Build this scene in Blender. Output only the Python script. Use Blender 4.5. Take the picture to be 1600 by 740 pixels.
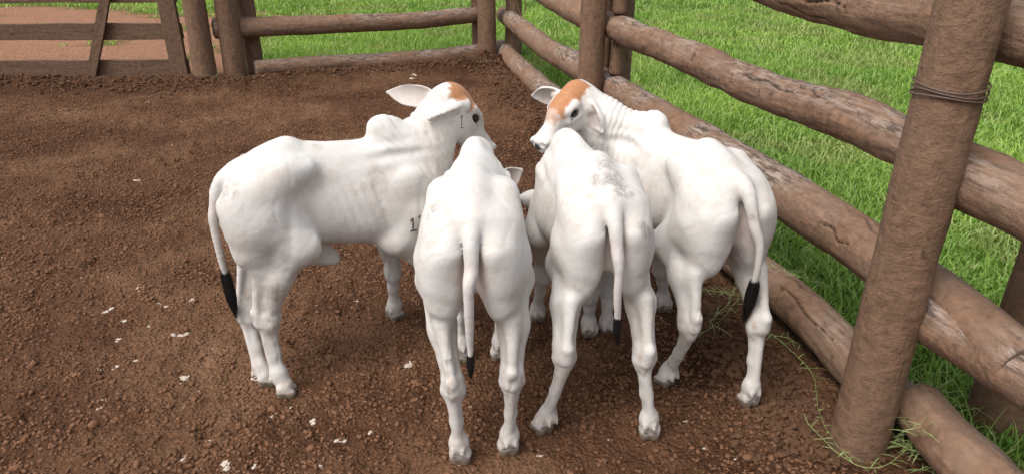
import bpy, bmesh, math, random
import numpy as np
from mathutils import Vector
from mathutils.bvhtree import BVHTree
for o in list(bpy.data.objects): bpy.data.objects.remove(o)
SC=bpy.context.scene; COL=SC.collection
R_=math.radians
# ------------------------------------------------------------------ camera
cam=bpy.data.cameras.new('camera'); co=bpy.data.objects.new('camera',cam); COL.objects.link(co)
co.location=(0,0,1.6); co.rotation_euler=(R_(65.1),0,0); cam.sensor_width=36; cam.lens=36*1113/1600
cam.clip_start=.05; cam.clip_end=2000; SC.camera=co
# ------------------------------------------------------------------ sky and sun (bright overcast)
w=bpy.data.worlds.new('World'); SC.world=w; w.use_nodes=True; nt=w.node_tree
SUN_EL,SUN_AZ=R_(60),R_(-132)      # azimuth measured from +Y towards +X
sky=nt.nodes.new('ShaderNodeTexSky'); sky.sky_type='NISHITA'; sky.sun_disc=False
sky.sun_elevation=SUN_EL; sky.sun_rotation=SUN_AZ; sky.dust_density=6.0; sky.air_density=1.0; sky.ozone_density=.6
bg=nt.nodes['Background']; bg.inputs['Strength'].default_value=.15; hs_=nt.nodes.new('ShaderNodeHueSaturation'); hs_.inputs['Saturation'].default_value=.45; nt.links.new(sky.outputs[0],hs_.inputs['Color']); nt.links.new(hs_.outputs[0],bg.inputs[0])
sl=bpy.data.lights.new('sun','SUN'); sl.energy=1.12; sl.angle=R_(26); sl.color=(1,.955,.90)
so=bpy.data.objects.new('sun',sl); COL.objects.link(so)
sd=Vector((math.sin(SUN_AZ)*math.cos(SUN_EL),math.cos(SUN_AZ)*math.cos(SUN_EL),math.sin(SUN_EL)))
so.rotation_euler=sd.to_track_quat('Z','Y').to_euler()
vs=SC.view_settings; vs.view_transform='Standard'; vs.look='None'; vs.gamma=1; vs.exposure=0.47; vs.use_curve_mapping=False
# ---- calf modelling: smooth-blended distance fields meshed as one skin ----
V=lambda *a: np.array(a,float)
class Field:
    def __init__(s, lo, hi, h):
        s.h=h; s.lo=np.array(lo,float); n=np.ceil((np.array(hi)-s.lo)/h).astype(int)+1
        s.n=n; s.f=np.full(n,0.5,np.float32)
        s.ax=[(s.lo[i]+h*np.arange(n[i])).astype(np.float32) for i in range(3)]
    def block(s, lo, hi):
        a=np.clip(np.floor((lo-s.lo)/s.h).astype(int),0,s.n-1); b=np.clip(np.ceil((hi-s.lo)/s.h).astype(int)+1,1,s.n)
        if (b<=a).any(): return None
        sl=tuple(slice(a[i],b[i]) for i in range(3))
        return sl, s.ax[0][sl[0]][:,None,None], s.ax[1][sl[1]][None,:,None], s.ax[2][sl[2]][None,None,:]
    def add(s, sl, d, k, sub=False):
        a=s.f[sl]
        if sub:
            h=np.clip(.5-.5*(a+d)/k,0,1); s.f[sl]=a*(1-h)-d*h+k*h*(1-h)
        else:
            h=np.clip(.5+.5*(d-a)/k,0,1); s.f[sl]=d*(1-h)+a*h-k*h*(1-h)
    def cap(s,p0,p1,r0,r1,k=.03,sub=False):
        p0=np.array(p0,float);p1=np.array(p1,float);m=max(r0,r1)+k+3*s.h
        B=s.block(np.minimum(p0,p1)-m,np.maximum(p0,p1)+m)
        if B is None: return
        sl,X,Y,Z=B; e=p1-p0; L=max(e@e,1e-9)
        t=np.clip(((X-p0[0])*e[0]+(Y-p0[1])*e[1]+(Z-p0[2])*e[2])/L,0,1)
        d=np.sqrt((X-p0[0]-t*e[0])**2+(Y-p0[1]-t*e[1])**2+(Z-p0[2]-t*e[2])**2)-(r0+(r1-r0)*t)
        s.add(sl,d,k,sub)
    def chain(s,pts,rs,k=.03):
        for i in range(len(pts)-1): s.cap(pts[i],pts[i+1],rs[i],rs[i+1],k)
    def ell(s,c,r,M=None,k=.03,sub=False):
        c=np.array(c,float);r=np.array(r,float);M=np.eye(3) if M is None else M
        m=r.max()+k+3*s.h; ext=np.sqrt(((M*r[None,:])**2).sum(1))+k+3*s.h
        B=s.block(c-ext,c+ext)
        if B is None: return
        sl,X,Y,Z=B; X=X-c[0];Y=Y-c[1];Z=Z-c[2]
        q=[X*M[0,i]+Y*M[1,i]+Z*M[2,i] for i in range(3)]
        k0=np.sqrt(sum((q[i]/r[i])**2 for i in range(3))); k1=np.sqrt(sum((q[i]/r[i]**2)**2 for i in range(3)))+1e-6
        s.add(sl,k0*(k0-1)/k1,k,sub)
    def trunk(s,st,k=.03):
        # stations: x, y offset, z top, z bottom, half width, egg (wider above if >0)
        st=np.array(st,float); x0,x1=st[0,0],st[-1,0]
        B=s.block(V(x0-.06,-.4,.2),V(x1+.06,.4,1.1)); sl,X,Y,Z=B
        xs=np.clip(X,x0,x1).ravel()
        # smooth (Catmull-like) interpolation of the stations
        from_=st[:,0]
        def itp(c):
            v=st[:,c]; xf=np.linspace(x0,x1,400); vf=np.interp(xf,from_,v); 
            ker=np.hanning(45); ker/=ker.sum(); vf=np.convolve(np.pad(vf,22,'edge'),ker,'valid'); return np.interp(xs,xf,vf)[:,None,None].astype(np.float32)
        yo,zt,zb,w,eg=itp(1),itp(2),itp(3),itp(4),itp(5)
        zc=(zt+zb)/2;hz=(zt-zb)/2; q=(Z-zc)/hz; we=w*(1+eg*np.clip(q,-1,1))
        dx=np.maximum(np.maximum(x0-X,X-x1),0)
        k0=np.sqrt((np.abs(Y-yo)/we)**2.1+np.abs(q)**2.1); d=(k0-1)*np.minimum(we,hz)*.9
        d=np.sqrt(np.maximum(d,0)**2+dx**2)+np.minimum(d,0)*(dx==0)
        d=np.where(dx>0,np.sqrt(np.maximum(d,0)**2+dx**2),d)
        s.add(sl,d.astype(np.float32),k)
    def mesh(s):
        f=s.f; n=f.shape; ins=f<0
        c=np.zeros((n[0]-1,n[1]-1,n[2]-1),np.int8)
        for a in (0,1):
            for b in (0,1):
                for d in (0,1): c+=ins[a:n[0]-1+a,b:n[1]-1+b,d:n[2]-1+d]
        act=(c>0)&(c<8); idx=np.argwhere(act); vid=np.full(act.shape,-1,np.int64); vid[act]=np.arange(len(idx))
        P=np.zeros((len(idx),3)); W=np.zeros(len(idx))
        cs=[(a,b,d) for a in (0,1) for b in (0,1) for d in (0,1)]
        val={q:f[idx[:,0]+q[0],idx[:,1]+q[1],idx[:,2]+q[2]].astype(float) for q in cs}
        for q in cs:
            for ax in range(3):
                if q[ax]==0:
                    r=list(q); r[ax]=1; r=tuple(r); a=val[q];b=val[r]; m=(a<0)!=(b<0)
                    t=np.where(m,a/np.where(m,a-b,1),0); p=np.tile(np.array(q,float),(len(a),1)); p[:,ax]=t
                    P+=p*m[:,None]; W+=m
        P=s.lo+(idx+P/W[:,None])*s.h
        F=[]
        for ax in range(3):
            o=[1,2] if ax==0 else ([2,0] if ax==1 else [0,1])
            A=[slice(1,n[i]-1) for i in range(3)]; A[ax]=slice(0,n[ax]-1)
            A2=list(A);A2[ax]=slice(1,n[ax])
            a=ins[tuple(A)];b=ins[tuple(A2)]; e=np.argwhere(a!=b); off=np.array([1,1,1]);off[ax]=0; e=e+off
            fl=ins[e[:,0],e[:,1],e[:,2]]
            def vi(u,v):
                q=e.copy(); q[:,o[0]]-=u; q[:,o[1]]-=v; return vid[q[:,0],q[:,1],q[:,2]]
            Q=np.stack([vi(1,1),vi(0,1),vi(0,0),vi(1,0)],1); Q[~fl]=Q[~fl][:,::-1]; F.append(Q)
        return P,np.concatenate(F)
def rotm(yaw,pitch,roll):
    cy,sy=math.cos(yaw),math.sin(yaw);cp,sp=math.cos(pitch),math.sin(pitch);cr,sr=math.cos(roll),math.sin(roll)
    Rz=np.array([[cy,-sy,0],[sy,cy,0],[0,0,1]]);Ry=np.array([[cp,0,-sp],[0,1,0],[sp,0,cp]]);Rx=np.array([[1,0,0],[0,cr,-sr],[0,sr,cr]])
    return Rz@Ry@Rx
def unit(v): return v/np.linalg.norm(v)
def frame(fwd,upish):
    x=unit(fwd); y=unit(np.cross(upish,x)); z=np.cross(x,y); return np.stack([x,y,z],1)
def vnoise(P,sc,seed=0):
    q=P*sc; i=np.floor(q).astype(np.int64); t=q-i; t=t*t*(3-2*t); r=0
    for a in (0,1):
        for b in (0,1):
            for c in (0,1):
                h=((i[:,0]+a)*73856093)^((i[:,1]+b)*19349663)^((i[:,2]+c)*83492791)^(seed*2654435)
                h=(h*1103515245+12345)&0x7fffffff; h=((h>>7)^h)*1274126177&0x7fffffff; v=(h/0x7fffffff)
                r=r+v*(t[:,0] if a else 1-t[:,0])*(t[:,1] if b else 1-t[:,1])*(t[:,2] if c else 1-t[:,2])
    return r
def fbm(P,sc,seed=0,o=3):
    return sum(vnoise(P,sc*2**k,seed+k)*.5**k for k in range(o))/sum(.5**k for k in range(o))
def sm(x,a,b): t=np.clip((x-a)/(b-a),0,1); return t*t*(3-2*t)

def calf_skin(c,h=.0055):
    """c: pose. local frame X forward, Y left, Z up, origin on the ground. returns verts, quads, attributes, extras"""
    S=c.get('S',1.0)
    pts=[np.array(p) for p in c['tail']]+[np.array(c['head'])]
    pts+=[np.array(f['foot']) for f in c['legs'].values()]
    pts=np.array(pts); lo=np.minimum(pts.min(0)-.22,V(-.5,-.26,-.03)); hi=np.maximum(pts.max(0)+.24,V(.5,.26,1.06)); lo[2]=-.03
    F=Field(lo,hi,h)
    b=c.get('bend',0.0)
    by=lambda x: b*max(0,x+.05)**2
    w=c.get('w',1.0); zt=c.get('ztop',.885)
    #           x    yo   ztop      zbot  half   egg
    zb=c.get('zbot',0.0); ws=c.get('ws',.92)
    st=[(-.335,0,zt-.078,.62,.080*w,-.05),
        (-.27,0,zt-.022,.56,.110*w,-.05),
        (-.20,0,zt+.002,.53+zb,.126*w,-.06),
        (-.12,0,zt-.002,.510+zb,.120*w,-.10),
        (-.02,by(-.02),zt-.018,.495+zb,.132*w,-.20),
        (.08,by(.08),zt-.028,.475+zb,.143*w,-.28),
        (.17,by(.17),zt-.022,.46+zb,.136*w,-.38),
        (.26,by(.26),zt-.04,.455,.112*w,-.30),
        (.33,by(.33),zt-.09,.48,.085*w,.0)]
    F.trunk(st,.02)
    # hooks, sacrum, pins
    for s in (1,-1):
        F.cap((-.19,.098*w*s,zt-.055),(-.12,.102*w*s,zt-.065),.030,.024,.05)
        F.cap((-.33,.05*s,zt-.105),(-.375,.060*s,zt-.16),.036,.033,.05)
        F.cap((-.30,.080*s,zt-.12),(-.18,.092*w*s,zt-.09),.045,.04,.05)
    F.cap((-.345,0,zt-.085),(-.16,0,zt-.02),.026,.026,.05)
    # hump
    hx,hy,hz=c.get('hump',(.20,0,zt+.0)); 
    F.ell((hx,hy,hz-.014),(c.get('hl',.062),c.get('hw',.030),.056),rotm(0,math.radians(-14),0),.026)
    F.ell((hx-.022,hy,hz+.012),(.036,.025,.032),rotm(0,math.radians(-20),0),.03)
    if c.get('hb'): F.ell((hx-.030,hy,hz+.004),(.046,.034,.038),rotm(0,math.radians(-25),0),.012)
    nk=c.get('nk',1.0); F.cap((hx+.0,hy*.7,hz-.045),(hx+.11,hy*.7+by(.3)*.6,hz-.055),.044*nk,.042*nk,.06*nk)
    # neck
    hd=np.array(c['head'],float); fw=np.array(c['face'],float); M=frame(fw,np.array(c.get('hup',(0,0,1)),float)); hs=c.get('hs',1.0)
    H=lambda x,y,z: hd+M@V(x,y,z)*hs
    nb=V(.27,by(.27),zt-.085); nl=V(.33,by(.33),.60); nm=V(.31,by(.31),.68)
    poll=H(-.045,0,.015); occ=H(-.05,0,-.03); throat=H(-.01,0,-.085)
    def mid(a,bb,up): return (a+bb)/2+V(0,0,up)
    F.chain([nb,mid(nb,poll,c.get('crest',-.012)),poll],[.066*nk,.052*nk,.046],.05*nk)
    F.chain([nm,mid(nm,occ,0),occ],[.105*(.3+.7*nk),.076*nk,.062],.05)
    F.chain([nl,mid(nl,throat,-.01),throat],[.08,.045,.034],.05)
    # dewlap
    dl=[V(.30,by(.3),.43),V(.37,by(.37),.50),mid(nl,throat,-.055)+V(.02,0,0),throat+V(0,0,-.01)]
    for i in range(3): F.cap(dl[i],dl[i+1],.020,.016 if i<2 else .014,.045)
    # brisket
    F.ell((.315,by(.3),.54),(.085,.088*w,.115),None,.05)
    # head
    k=.022
    F.ell(H(.0,0,-.002),V(.075,.058,.066)*hs,M,k)
    F.ell(H(-.018,0,.032),V(.052,.042,.04)*hs,M,.03)
    F.cap(H(.03,0,.008),H(.19,0,-.026),.052*hs,.034*hs,.03)
    F.ell(H(.085,0,.026),V(.07,.04,.026)*hs,M,.03)
    F.ell(H(.225,0,-.040),V(.048,.041,.036)*hs,M,.025)
    F.cap(H(.19,0,-.068),H(.235,0,-.066),.024*hs,.022*hs,.014)
    for s in (1,-1):
        F.cap(H(-.005,.030*s,-.068),H(.16,.012*s,-.068),.032*hs,.022*hs,.03)
        F.ell(H(.02,.040*s,-.040),V(.055,.026,.045)*hs,M,.03)
        F.cap(H(.045,.050*s,.026),H(.09,.046*s,.022),.018*hs,.015*hs,.018)
        F.cap(H(.06,.052*s,-.018),H(.10,.043*s,-.02),.015*hs,.013*hs,.02)
        F.ell(H(.07,.066*s,.003),V(.021,.016,.014)*hs,M,.012,True)
        F.ell(H(.246,.034*s,-.026),V(.017,.012,.012)*hs,M,.012)
        F.ell(H(.264,.025*s,-.030),V(.011,.008,.009)*hs,M,.006,True)
    F.cap(H(.262,.03,-.060),H(.262,-.03,-.060),.0045,.0045,.006,True)
    # ears
    ears=[]
    for s,key in ((1,'earL'),(-1,'earR')):
        e=c[key]; d=unit(V(*e['dir'])); nrm=unit(V(*e['open'])); nrm=unit(nrm-d*(nrm@d)); wd=np.cross(nrm,d)
        ME=np.stack([d,wd,nrm],1); L=e.get('L',.16)*hs; base=H(-.022,.064*s,.006)
        F.cap(base-d*.01,base+d*.035,.021*hs,.020*hs,.02)
        cc=base+d*(L*.53)
        E=Field(lo,hi,h) if False else None
        # cupped leaf: ellipsoid shell minus offset ellipsoid
        sub=Field(np.maximum(cc-L*.62,lo),np.minimum(cc+L*.62,hi),h)
        # align sub grid with main
        a=np.floor((sub.lo-F.lo)/h).astype(int); a=np.clip(a,0,F.n-1); sub.lo=F.lo+a*h; sub.n=np.minimum(sub.n,F.n-a)
        sub.f=np.full(sub.n,.5,np.float32); sub.ax=[(sub.lo[i]+h*np.arange(sub.n[i])).astype(np.float32) for i in range(3)]
        ww=e.get('W',.043)*hs
        sub.ell(cc-d*L*.06,(L*.44,ww,.026*hs),ME,.004)
        sub.cap(cc+d*L*.15,cc+d*L*.50,.026*hs,.007,.03)
        sub.ell(cc+nrm*.017*hs-d*L*.0,(L*.50,ww*1.0,.026*hs),ME,.005,True)
        sub.cap(cc+nrm*.022*hs+d*L*.05,cc+nrm*.016*hs+d*L*.50,.022,.008,.01,True)
        sl=tuple(slice(a[i],a[i]+sub.n[i]) for i in range(3)); F.add(sl,sub.f,.012)
        ears.append((base,d,nrm,L))
    # legs
    hooves=[]; hoofd=[]
    for key,l in c['legs'].items():
        s=1 if key[1]=='l' else -1; ft=np.array(l['foot'],float); up=l.get('up',0.0)
        if key[0]=='h':
            wt=c.get('wt',1.0); hip=V(-.27,.075*wt*s,.66); stf=np.array(l.get('stifle',(-.170,.118*s,.555))); hock=np.array(l['hock']); fet=np.array(l['fet'])
            # croup + thigh + buttock mass
            F.ell(V(-.280,.078*wt*s,.68),(.095,.082*w*wt,.150),rotm(0,math.radians(-14),math.radians(-4*s)),.05)
            but=V(-.330,.080*wt*s,.63); F.ell(but,(.070,.068*w*wt,.140),rotm(0,math.radians(10),math.radians(-3*s)),.05)
            F.cap(hip,stf,.095,.064,.030)
            gm=stf*.45+hock*.55+V(-.012,0,.03)
            F.cap(stf+V(-.03,-.005*s,.0),gm,.064,.044,.03)
            F.cap(but+V(.0,0,-.08),gm+V(-.015,0,.03),.056,.036,.03)
            F.cap(gm,hock+V(.022,0,.028),.046,.035,.035)
            # achilles + hock
            F.cap(gm+V(-.055,0,.045),hock+V(-.024,0,.034),.022,.015,.028)
            F.cap(hock+V(-.026,0,.03),hock+V(-.020,0,-.012),.0175,.019,.018)
            F.ell(hock+V(.012,0,-.005),(.046,.037,.047),None,.018)
            F.cap(hock+V(.008,.02*s,-.018),hock+V(.008,-.02*s,-.020),.019,.019,.014)
            cn0=hock+V(.010,0,-.05)
            F.chain([cn0,(cn0+fet)/2,fet+V(0,0,.02)],[.0275,.0180,.0205],.022)
            F.cap((cn0)+V(-.022,0,.01),fet+V(-.016,0,.02),.0150,.0135,.012)
        else:
            knee=np.array(l['knee']); fet=np.array(l['fet']); elb=np.array(l.get('elbow',(.16,.105*s,.50)))
            F.ell(V(.205,.078*ws*s+by(.2),.625),(.070,.042*ws,.135),rotm(0,math.radians(-18),math.radians(-14*s)),.05)
            F.ell(V(.20,.096*ws*s+by(.2),.56),(.085,.042*ws,.085),None,.05)
            F.cap((.235,.093*ws*s,.58),elb,.058,.052,.04)
            F.cap(elb+V(.02,0,.0),knee+V(0,0,.05),.058,.036,.035)
            F.ell(knee,(.036,.035,.045),None,.018)
            F.cap(knee+V(.006,0,.02),knee+V(.008,0,-.02),.027,.026,.014)
            F.chain([knee+V(0,0,-.03),(knee+fet)/2,fet+V(0,0,.02)],[.029,.0205,.0225],.022)
        # fetlock, pastern, dewclaws, cloven hoof
        hdir=unit(np.array([ft[0]-fet[0],ft[1]-fet[1],0])+V(*l.get('toe',(.03,0,0)))) 
        sd=np.cross(V(0,0,1),hdir)
        F.ell(fet,(.029,.030,.034),None,.018)
        F.cap(fet+V(0,0,-.01),ft+V(0,0,.045)-hdir*.010,.027,.029,.018)
        for q in (1,-1):
            F.cap(fet-hdir*.026+sd*.014*q+V(0,0,-.008),fet-hdir*.031+sd*.015*q+V(0,0,-.022),.0085,.006,.006)
            F.cap(ft-hdir*.016+sd*.0150*q+V(0,0,.042),ft+hdir*.012+sd*.0165*q+V(0,0,.014),.0200,.0180,.007)
            F.cap(ft-hdir*.022+sd*.0150*q+V(0,0,.030),ft-hdir*.022+sd*.0155*q+V(0,0,.014),.0165,.0175,.010)
        F.cap(ft+hdir*.036+V(0,0,-.004),ft+hdir*.029+V(0,0,.026),.0030,.0020,.005,True)
        F.cap(ft-hdir*.040+sd*.02+V(0,0,.034),ft-hdir*.040-sd*.02+V(0,0,.034),.0045,.0045,.006,True)
        hooves.append(ft); hoofd.append((ft,hdir))
    gq=c.get('gap',.042); F.ell((-.31,0,.455),(.20,gq,.125),None,.045,True); F.ell((-.40,0,.60),(.05,.014,.10),None,.03,True)
    # sheath or navel
    if c.get('sheath'): 
        p=V(*c['sheath']); F.ell(p,(.06,.018,.038),rotm(0,math.radians(-12),0),.03); F.cap(p+V(.02,0,-.015),p+V(.045,0,-.026),.022,.015,.02)
    if c.get('udder'):
        F.ell((-.15,0,.47),(.05,.04,.03),None,.03)
    # tail
    tp=[np.array(p,float) for p in c['tail']]
    # resample with Catmull-Rom
    ext=[2*tp[0]-tp[1]]+tp+[2*tp[-1]-tp[-2]]; R=[]
    for i in range(1,len(ext)-2):
        for t in np.linspace(0,1,7)[:-1]:
            a,bb,cc,dd=ext[i-1],ext[i],ext[i+1],ext[i+2]
            R.append(.5*((2*bb)+(-a+cc)*t+(2*a-5*bb+4*cc-dd)*t*t+(-a+3*bb-3*cc+dd)*t**3))
    R.append(tp[-1]); m=len(R)-1; tr=c.get('tr',(.029,.009))
    for i in range(m):
        r=lambda u: tr[1]+(tr[0]-tr[1])*(1-u)**1.7
        F.cap(R[i],R[i+1],r(i/m),r((i+1)/m),.011 if i<5 else .005)
    # flatten soles on the ground
    zz=F.ax[2][None,None,:]; F.f=np.maximum(F.f,(-(zz)+.0).astype(np.float32)-0*F.f)
    P,Q=F.mesh()
    # keep the largest connected shell only
    nV=len(P); lab=np.arange(nV)
    for _ in range(400):
        ml=lab[Q].min(1); old=lab.copy()
        for j in range(4): np.minimum.at(lab,Q[:,j],ml)
        lab=lab[lab]
        if (lab==old).all(): break
    big=np.bincount(lab).argmax(); keep=lab==big; mp=np.cumsum(keep)-1; Q=mp[Q[keep[Q[:,0]]]]; P=P[keep]
    # laplacian fairing (two light passes)
    def lap(P,amt):
        acc=np.zeros_like(P);cnt=np.zeros(len(P))
        for j in range(4):
            a=Q[:,j];bq=Q[:,(j+1)%4]; 
            for ax in range(3):
                acc[:,ax]+=np.bincount(a,P[bq,ax],len(P))+np.bincount(bq,P[a,ax],len(P))
            cnt+=np.bincount(a,minlength=len(P))+np.bincount(bq,minlength=len(P))
        return P+(acc/cnt[:,None]-P)*amt
    for a in (.6,-.35,.6,-.3): P=lap(P,a)
    def normals(P):
        fn=np.cross(P[Q[:,2]]-P[Q[:,0]],P[Q[:,3]]-P[Q[:,1]]); N=np.zeros_like(P)
        for j in range(4):
            for ax in range(3): N[:,ax]+=np.bincount(Q[:,j],fn[:,ax],len(P))
        return N/np.maximum(np.linalg.norm(N,axis=1),1e-12)[:,None]
    N=normals(P)
    # folds of loose skin on the neck, ribs, muscle relief
    x,y,z=P.T; hl=(P-hd)@M/hs; dH=np.linalg.norm(hl-V(.05,0,0),axis=1)
    ax0=nm; ax1=occ; e=ax1-ax0; t=((P-ax0)@e)/(e@e)
    neckm=sm(t,-.25,.1)*(1-sm(t,.75,1.0))*sm(x,.12,.24)*sm(dH,.13,.2)
    wob=fbm(P,9,5)*2.2; eh=unit(V(e[0],e[1],.25*e[2])); fold=np.sin(((P-ax0)@eh*(44 if c.get('tight') else 36)+wob*1.2)*math.pi)
    d=neckm*.0022*(np.abs(fold)**.7*2-1)*(.0+2.0*fbm(P,6,77,2))
    hm=np.exp(-(((x-hx+.01)/.13)**2+((z-hz+.07)/.045)**2)); d+=-.004*hm*np.cos((z-hz+.07)*120+wob)*(z>.5)
    rib=np.exp(-((x-.03)/.10)**2)*sm(z,.50,.58)*(1-sm(z,.72,.79))*sm(np.abs(y),.08,.12)
    d+=rib*.0012*np.sin((x+ .25*(z-.6))*2*math.pi/.034)
    # hip bone, thigh seam and shoulder relief
    for (a0,a1,wd_,am) in (((-.19,.74),(-.24,.50),.020,-.0045),((.10,.72),(.14,.50),.018,-.0040),((.27,.70),(.24,.52),.018,-.004)):
        ex_,ez_=a1[0]-a0[0],a1[1]-a0[1]; tt=np.clip(((x-a0[0])*ex_+(z-a0[1])*ez_)/(ex_*ex_+ez_*ez_),0,1); dd_=np.hypot(x-a0[0]-tt*ex_,z-a0[1]-tt*ez_); d+=am*np.exp(-(dd_/wd_)**2)*sm(np.abs(y),.07,.10)
    fl=np.exp(-(((x+.085)/.045)**2+((z-.745)/.035)**2))*sm(np.abs(y),.08,.12); d-=fl*.006
    fl2=np.exp(-(((x+.088+.30*(z-.55))/.016)**2+((z-.60)/.12)**2))*sm(np.abs(y),.08,.11); d-=fl2*.008
    legm=1-sm(z,.40,.5)
    rdg=1-np.abs(fbm(P*V(1.0,1,.55),13,131,2)-.5)*7; d-=np.clip(rdg,0,1)**2*.0014*sm(dH,.12,.2)*sm(fbm(P,5,133,2),.42,.6)
    tnd=1-np.abs(fbm(P*V(1.6,1.6,.35),15,137,2)-.5)*6; d-=np.clip(tnd,0,1)**2*.0030*legm*sm(z,.10,.16)
    d+=(fbm(P,11,3,2)-.5)*.005*(1-.65*legm)*sm(dH,.1,.2)+(fbm(P,45,8,2)-.5)*.0014
    # tendon groove on cannons and gaskins handled by noise; keep feet crisp
    P=P+N*(d*sm(z,.05,.12))[:,None]; 
    N=normals(P)
    x,y,z=P.T; hl=(P-hd)@M/hs
    n1=fbm(P,28,11); n2=fbm(P,70,21); n3=fbm(P,9,31)
    A={}
    # tan poll and forehead
    near=(np.linalg.norm(hl-V(.05,0,0),axis=1)<.20)
    q=hl+(n2[:,None]-.5)*.030+(n1[:,None]-.5)*.022
    back=c.get('tanback',-.055)
    tm=(sm(q[:,0],back,back+.012)*(1-sm(q[:,0],c.get('tanx',.10),c.get('tanx',.10)+.03))*sm(q[:,2],c.get('tanz',.012),c.get('tanz',.012)+.012)*(1-sm(np.abs(q[:,1])+.016*sm(q[:,0],.015,.055),c.get('tanw',.050),c.get('tanw',.050)+.010)))
    streak=sm(q[:,0],.08,.10)*(1-sm(q[:,0],c.get('tanx',.10)+.04,c.get('tanx',.10)+.07))*sm(q[:,2],-.01,.0)*(1-sm(np.abs(q[:,1]),.024,.034))
    onear=np.zeros(len(P)); inn=np.zeros(len(P))
    for base,dv,nr,L in ears:
        r=P-base; a=r@dv; pr=np.linalg.norm(r-a[:,None]*dv,axis=1)
        wq=np.cross(nr,dv); inr=(a>.03)&(a<L*1.12)&(np.abs(r@wq)<.050*hs*np.sqrt(np.clip(1.1-((a/L-.5)/.55)**2,0.05,1)))&(np.abs(r@nr)<.026); onear=np.maximum(onear,inr)
        inn=np.maximum(inn,inr*sm(N@nr,.0,.5)*(1-sm(a,L*.55,L*1.0)*.6))
    A['tan']=np.clip(np.maximum(tm,streak*c.get('streak',.6)),0,1)*near*(1-onear)*c.get('tan',1.0)
    A['ear']=inn*c.get('eard',.45)
    nosex=hl[:,0]; A['nose']=(sm(nosex+(n2-.5)*.01,.255,.262)*sm(hl[:,2],-.058,-.052))*(np.abs(hl[:,1])<.06)*near.astype(float) if False else (sm(nosex+(n2-.5)*.006,.262,.268)*sm(hl[:,2],-.058,-.051)*(np.linalg.norm(hl-V(.25,0,-.04),axis=1)<.07))
    eye=np.zeros(len(P))
    for s in (1,-1):
        r=np.sqrt(((hl[:,0]-.072)/1.6)**2+(hl[:,1]-.062*s)**2*.4+((hl[:,2]-.002))**2); eye=np.maximum(eye,1-sm(r,.0140,.0175))
        r2=np.sqrt((hl[:,0]-.094)**2+((hl[:,2]+.012)*1.6)**2); eye=np.maximum(eye,(1-sm(r2,.006,.010))*(np.abs(hl[:,1]-.05*s)<.02)*.8)
    A['eye']=eye
    hoof=np.zeros(len(P)); 
    for ft in hooves:
        r=np.hypot(x-ft[0],y-ft[1]); hoof=np.maximum(hoof,(r<.075)*(1-sm(z+(n2-.5)*.012,.024,.033)))
    A['hoof']=hoof
    cleft_shade=np.zeros(len(P))
    for ft,hd_ in hoofd:
        sd=np.cross(V(0,0,1),hd_)
        for q_ in (1,-1):
            rr=np.linalg.norm((P-(ft-hd_*.040+sd*.015*q_+V(0,0,.034)))*V(1,1,1.6),axis=1); cleft_shade=np.maximum(cleft_shade,1-sm(rr,.007,.013))
    A['eye']=np.maximum(A['eye'],cleft_shade*.8)  # shade in the clefts behind each hoof painted dark, stored with the eye mask
    A['dirt']=(1-sm(z,.0,.13))*.50+sm(n1*.6+n2*.4,.50,.64)*np.exp(-((z-.31)/.07)**2)*.75+sm(n2,.48,.62)*(1-sm(z,.06,.3))*.35+ sm(n3,.52,.70)*.34+ sm(n1*.5+n3*.5,.52,.62)*np.exp(-(y/.07)**2)*sm(z,.78,.86)*.45+ sm(n1,.63,.72)*.25*(1-sm(z,.3,.8)*.5)
    st=np.zeros(len(P))
    for (sx,sy,sz,rr,am) in c.get('stains',[]):
        r=np.linalg.norm(P-V(sx,sy,sz),axis=1); rw=r*(1+(fbm(P,30,91,2)-.5)*1.3); st=np.maximum(st,(1-sm(rw,rr*.45,rr*1.05))*sm(n2*.5+n1*.5,.52-.16*am,.66-.10*am)*min(am,1))
    A['stain']=st
    pk=np.exp(-((x+.385)/.05)**2)*(1-sm(np.abs(y),.03,.055))*sm(z,.48,.55)*(1-sm(z,.70,.76))
    A['pink']=np.clip(pk*.8+inn*.2+ (1-sm(np.hypot(np.abs(y),(x+.30)*.8),.03,.08))*sm(z,.40,.44)*(1-sm(z,.5,.55))*.6,0,1)
    ds=((P-R[-1])**2).sum(1)**.5; A['switch']=(1-sm(ds,.03,.07))*0
    return P,Q,A,dict(M=M,hd=hd,hs=hs,tail=R,H=H)
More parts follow.
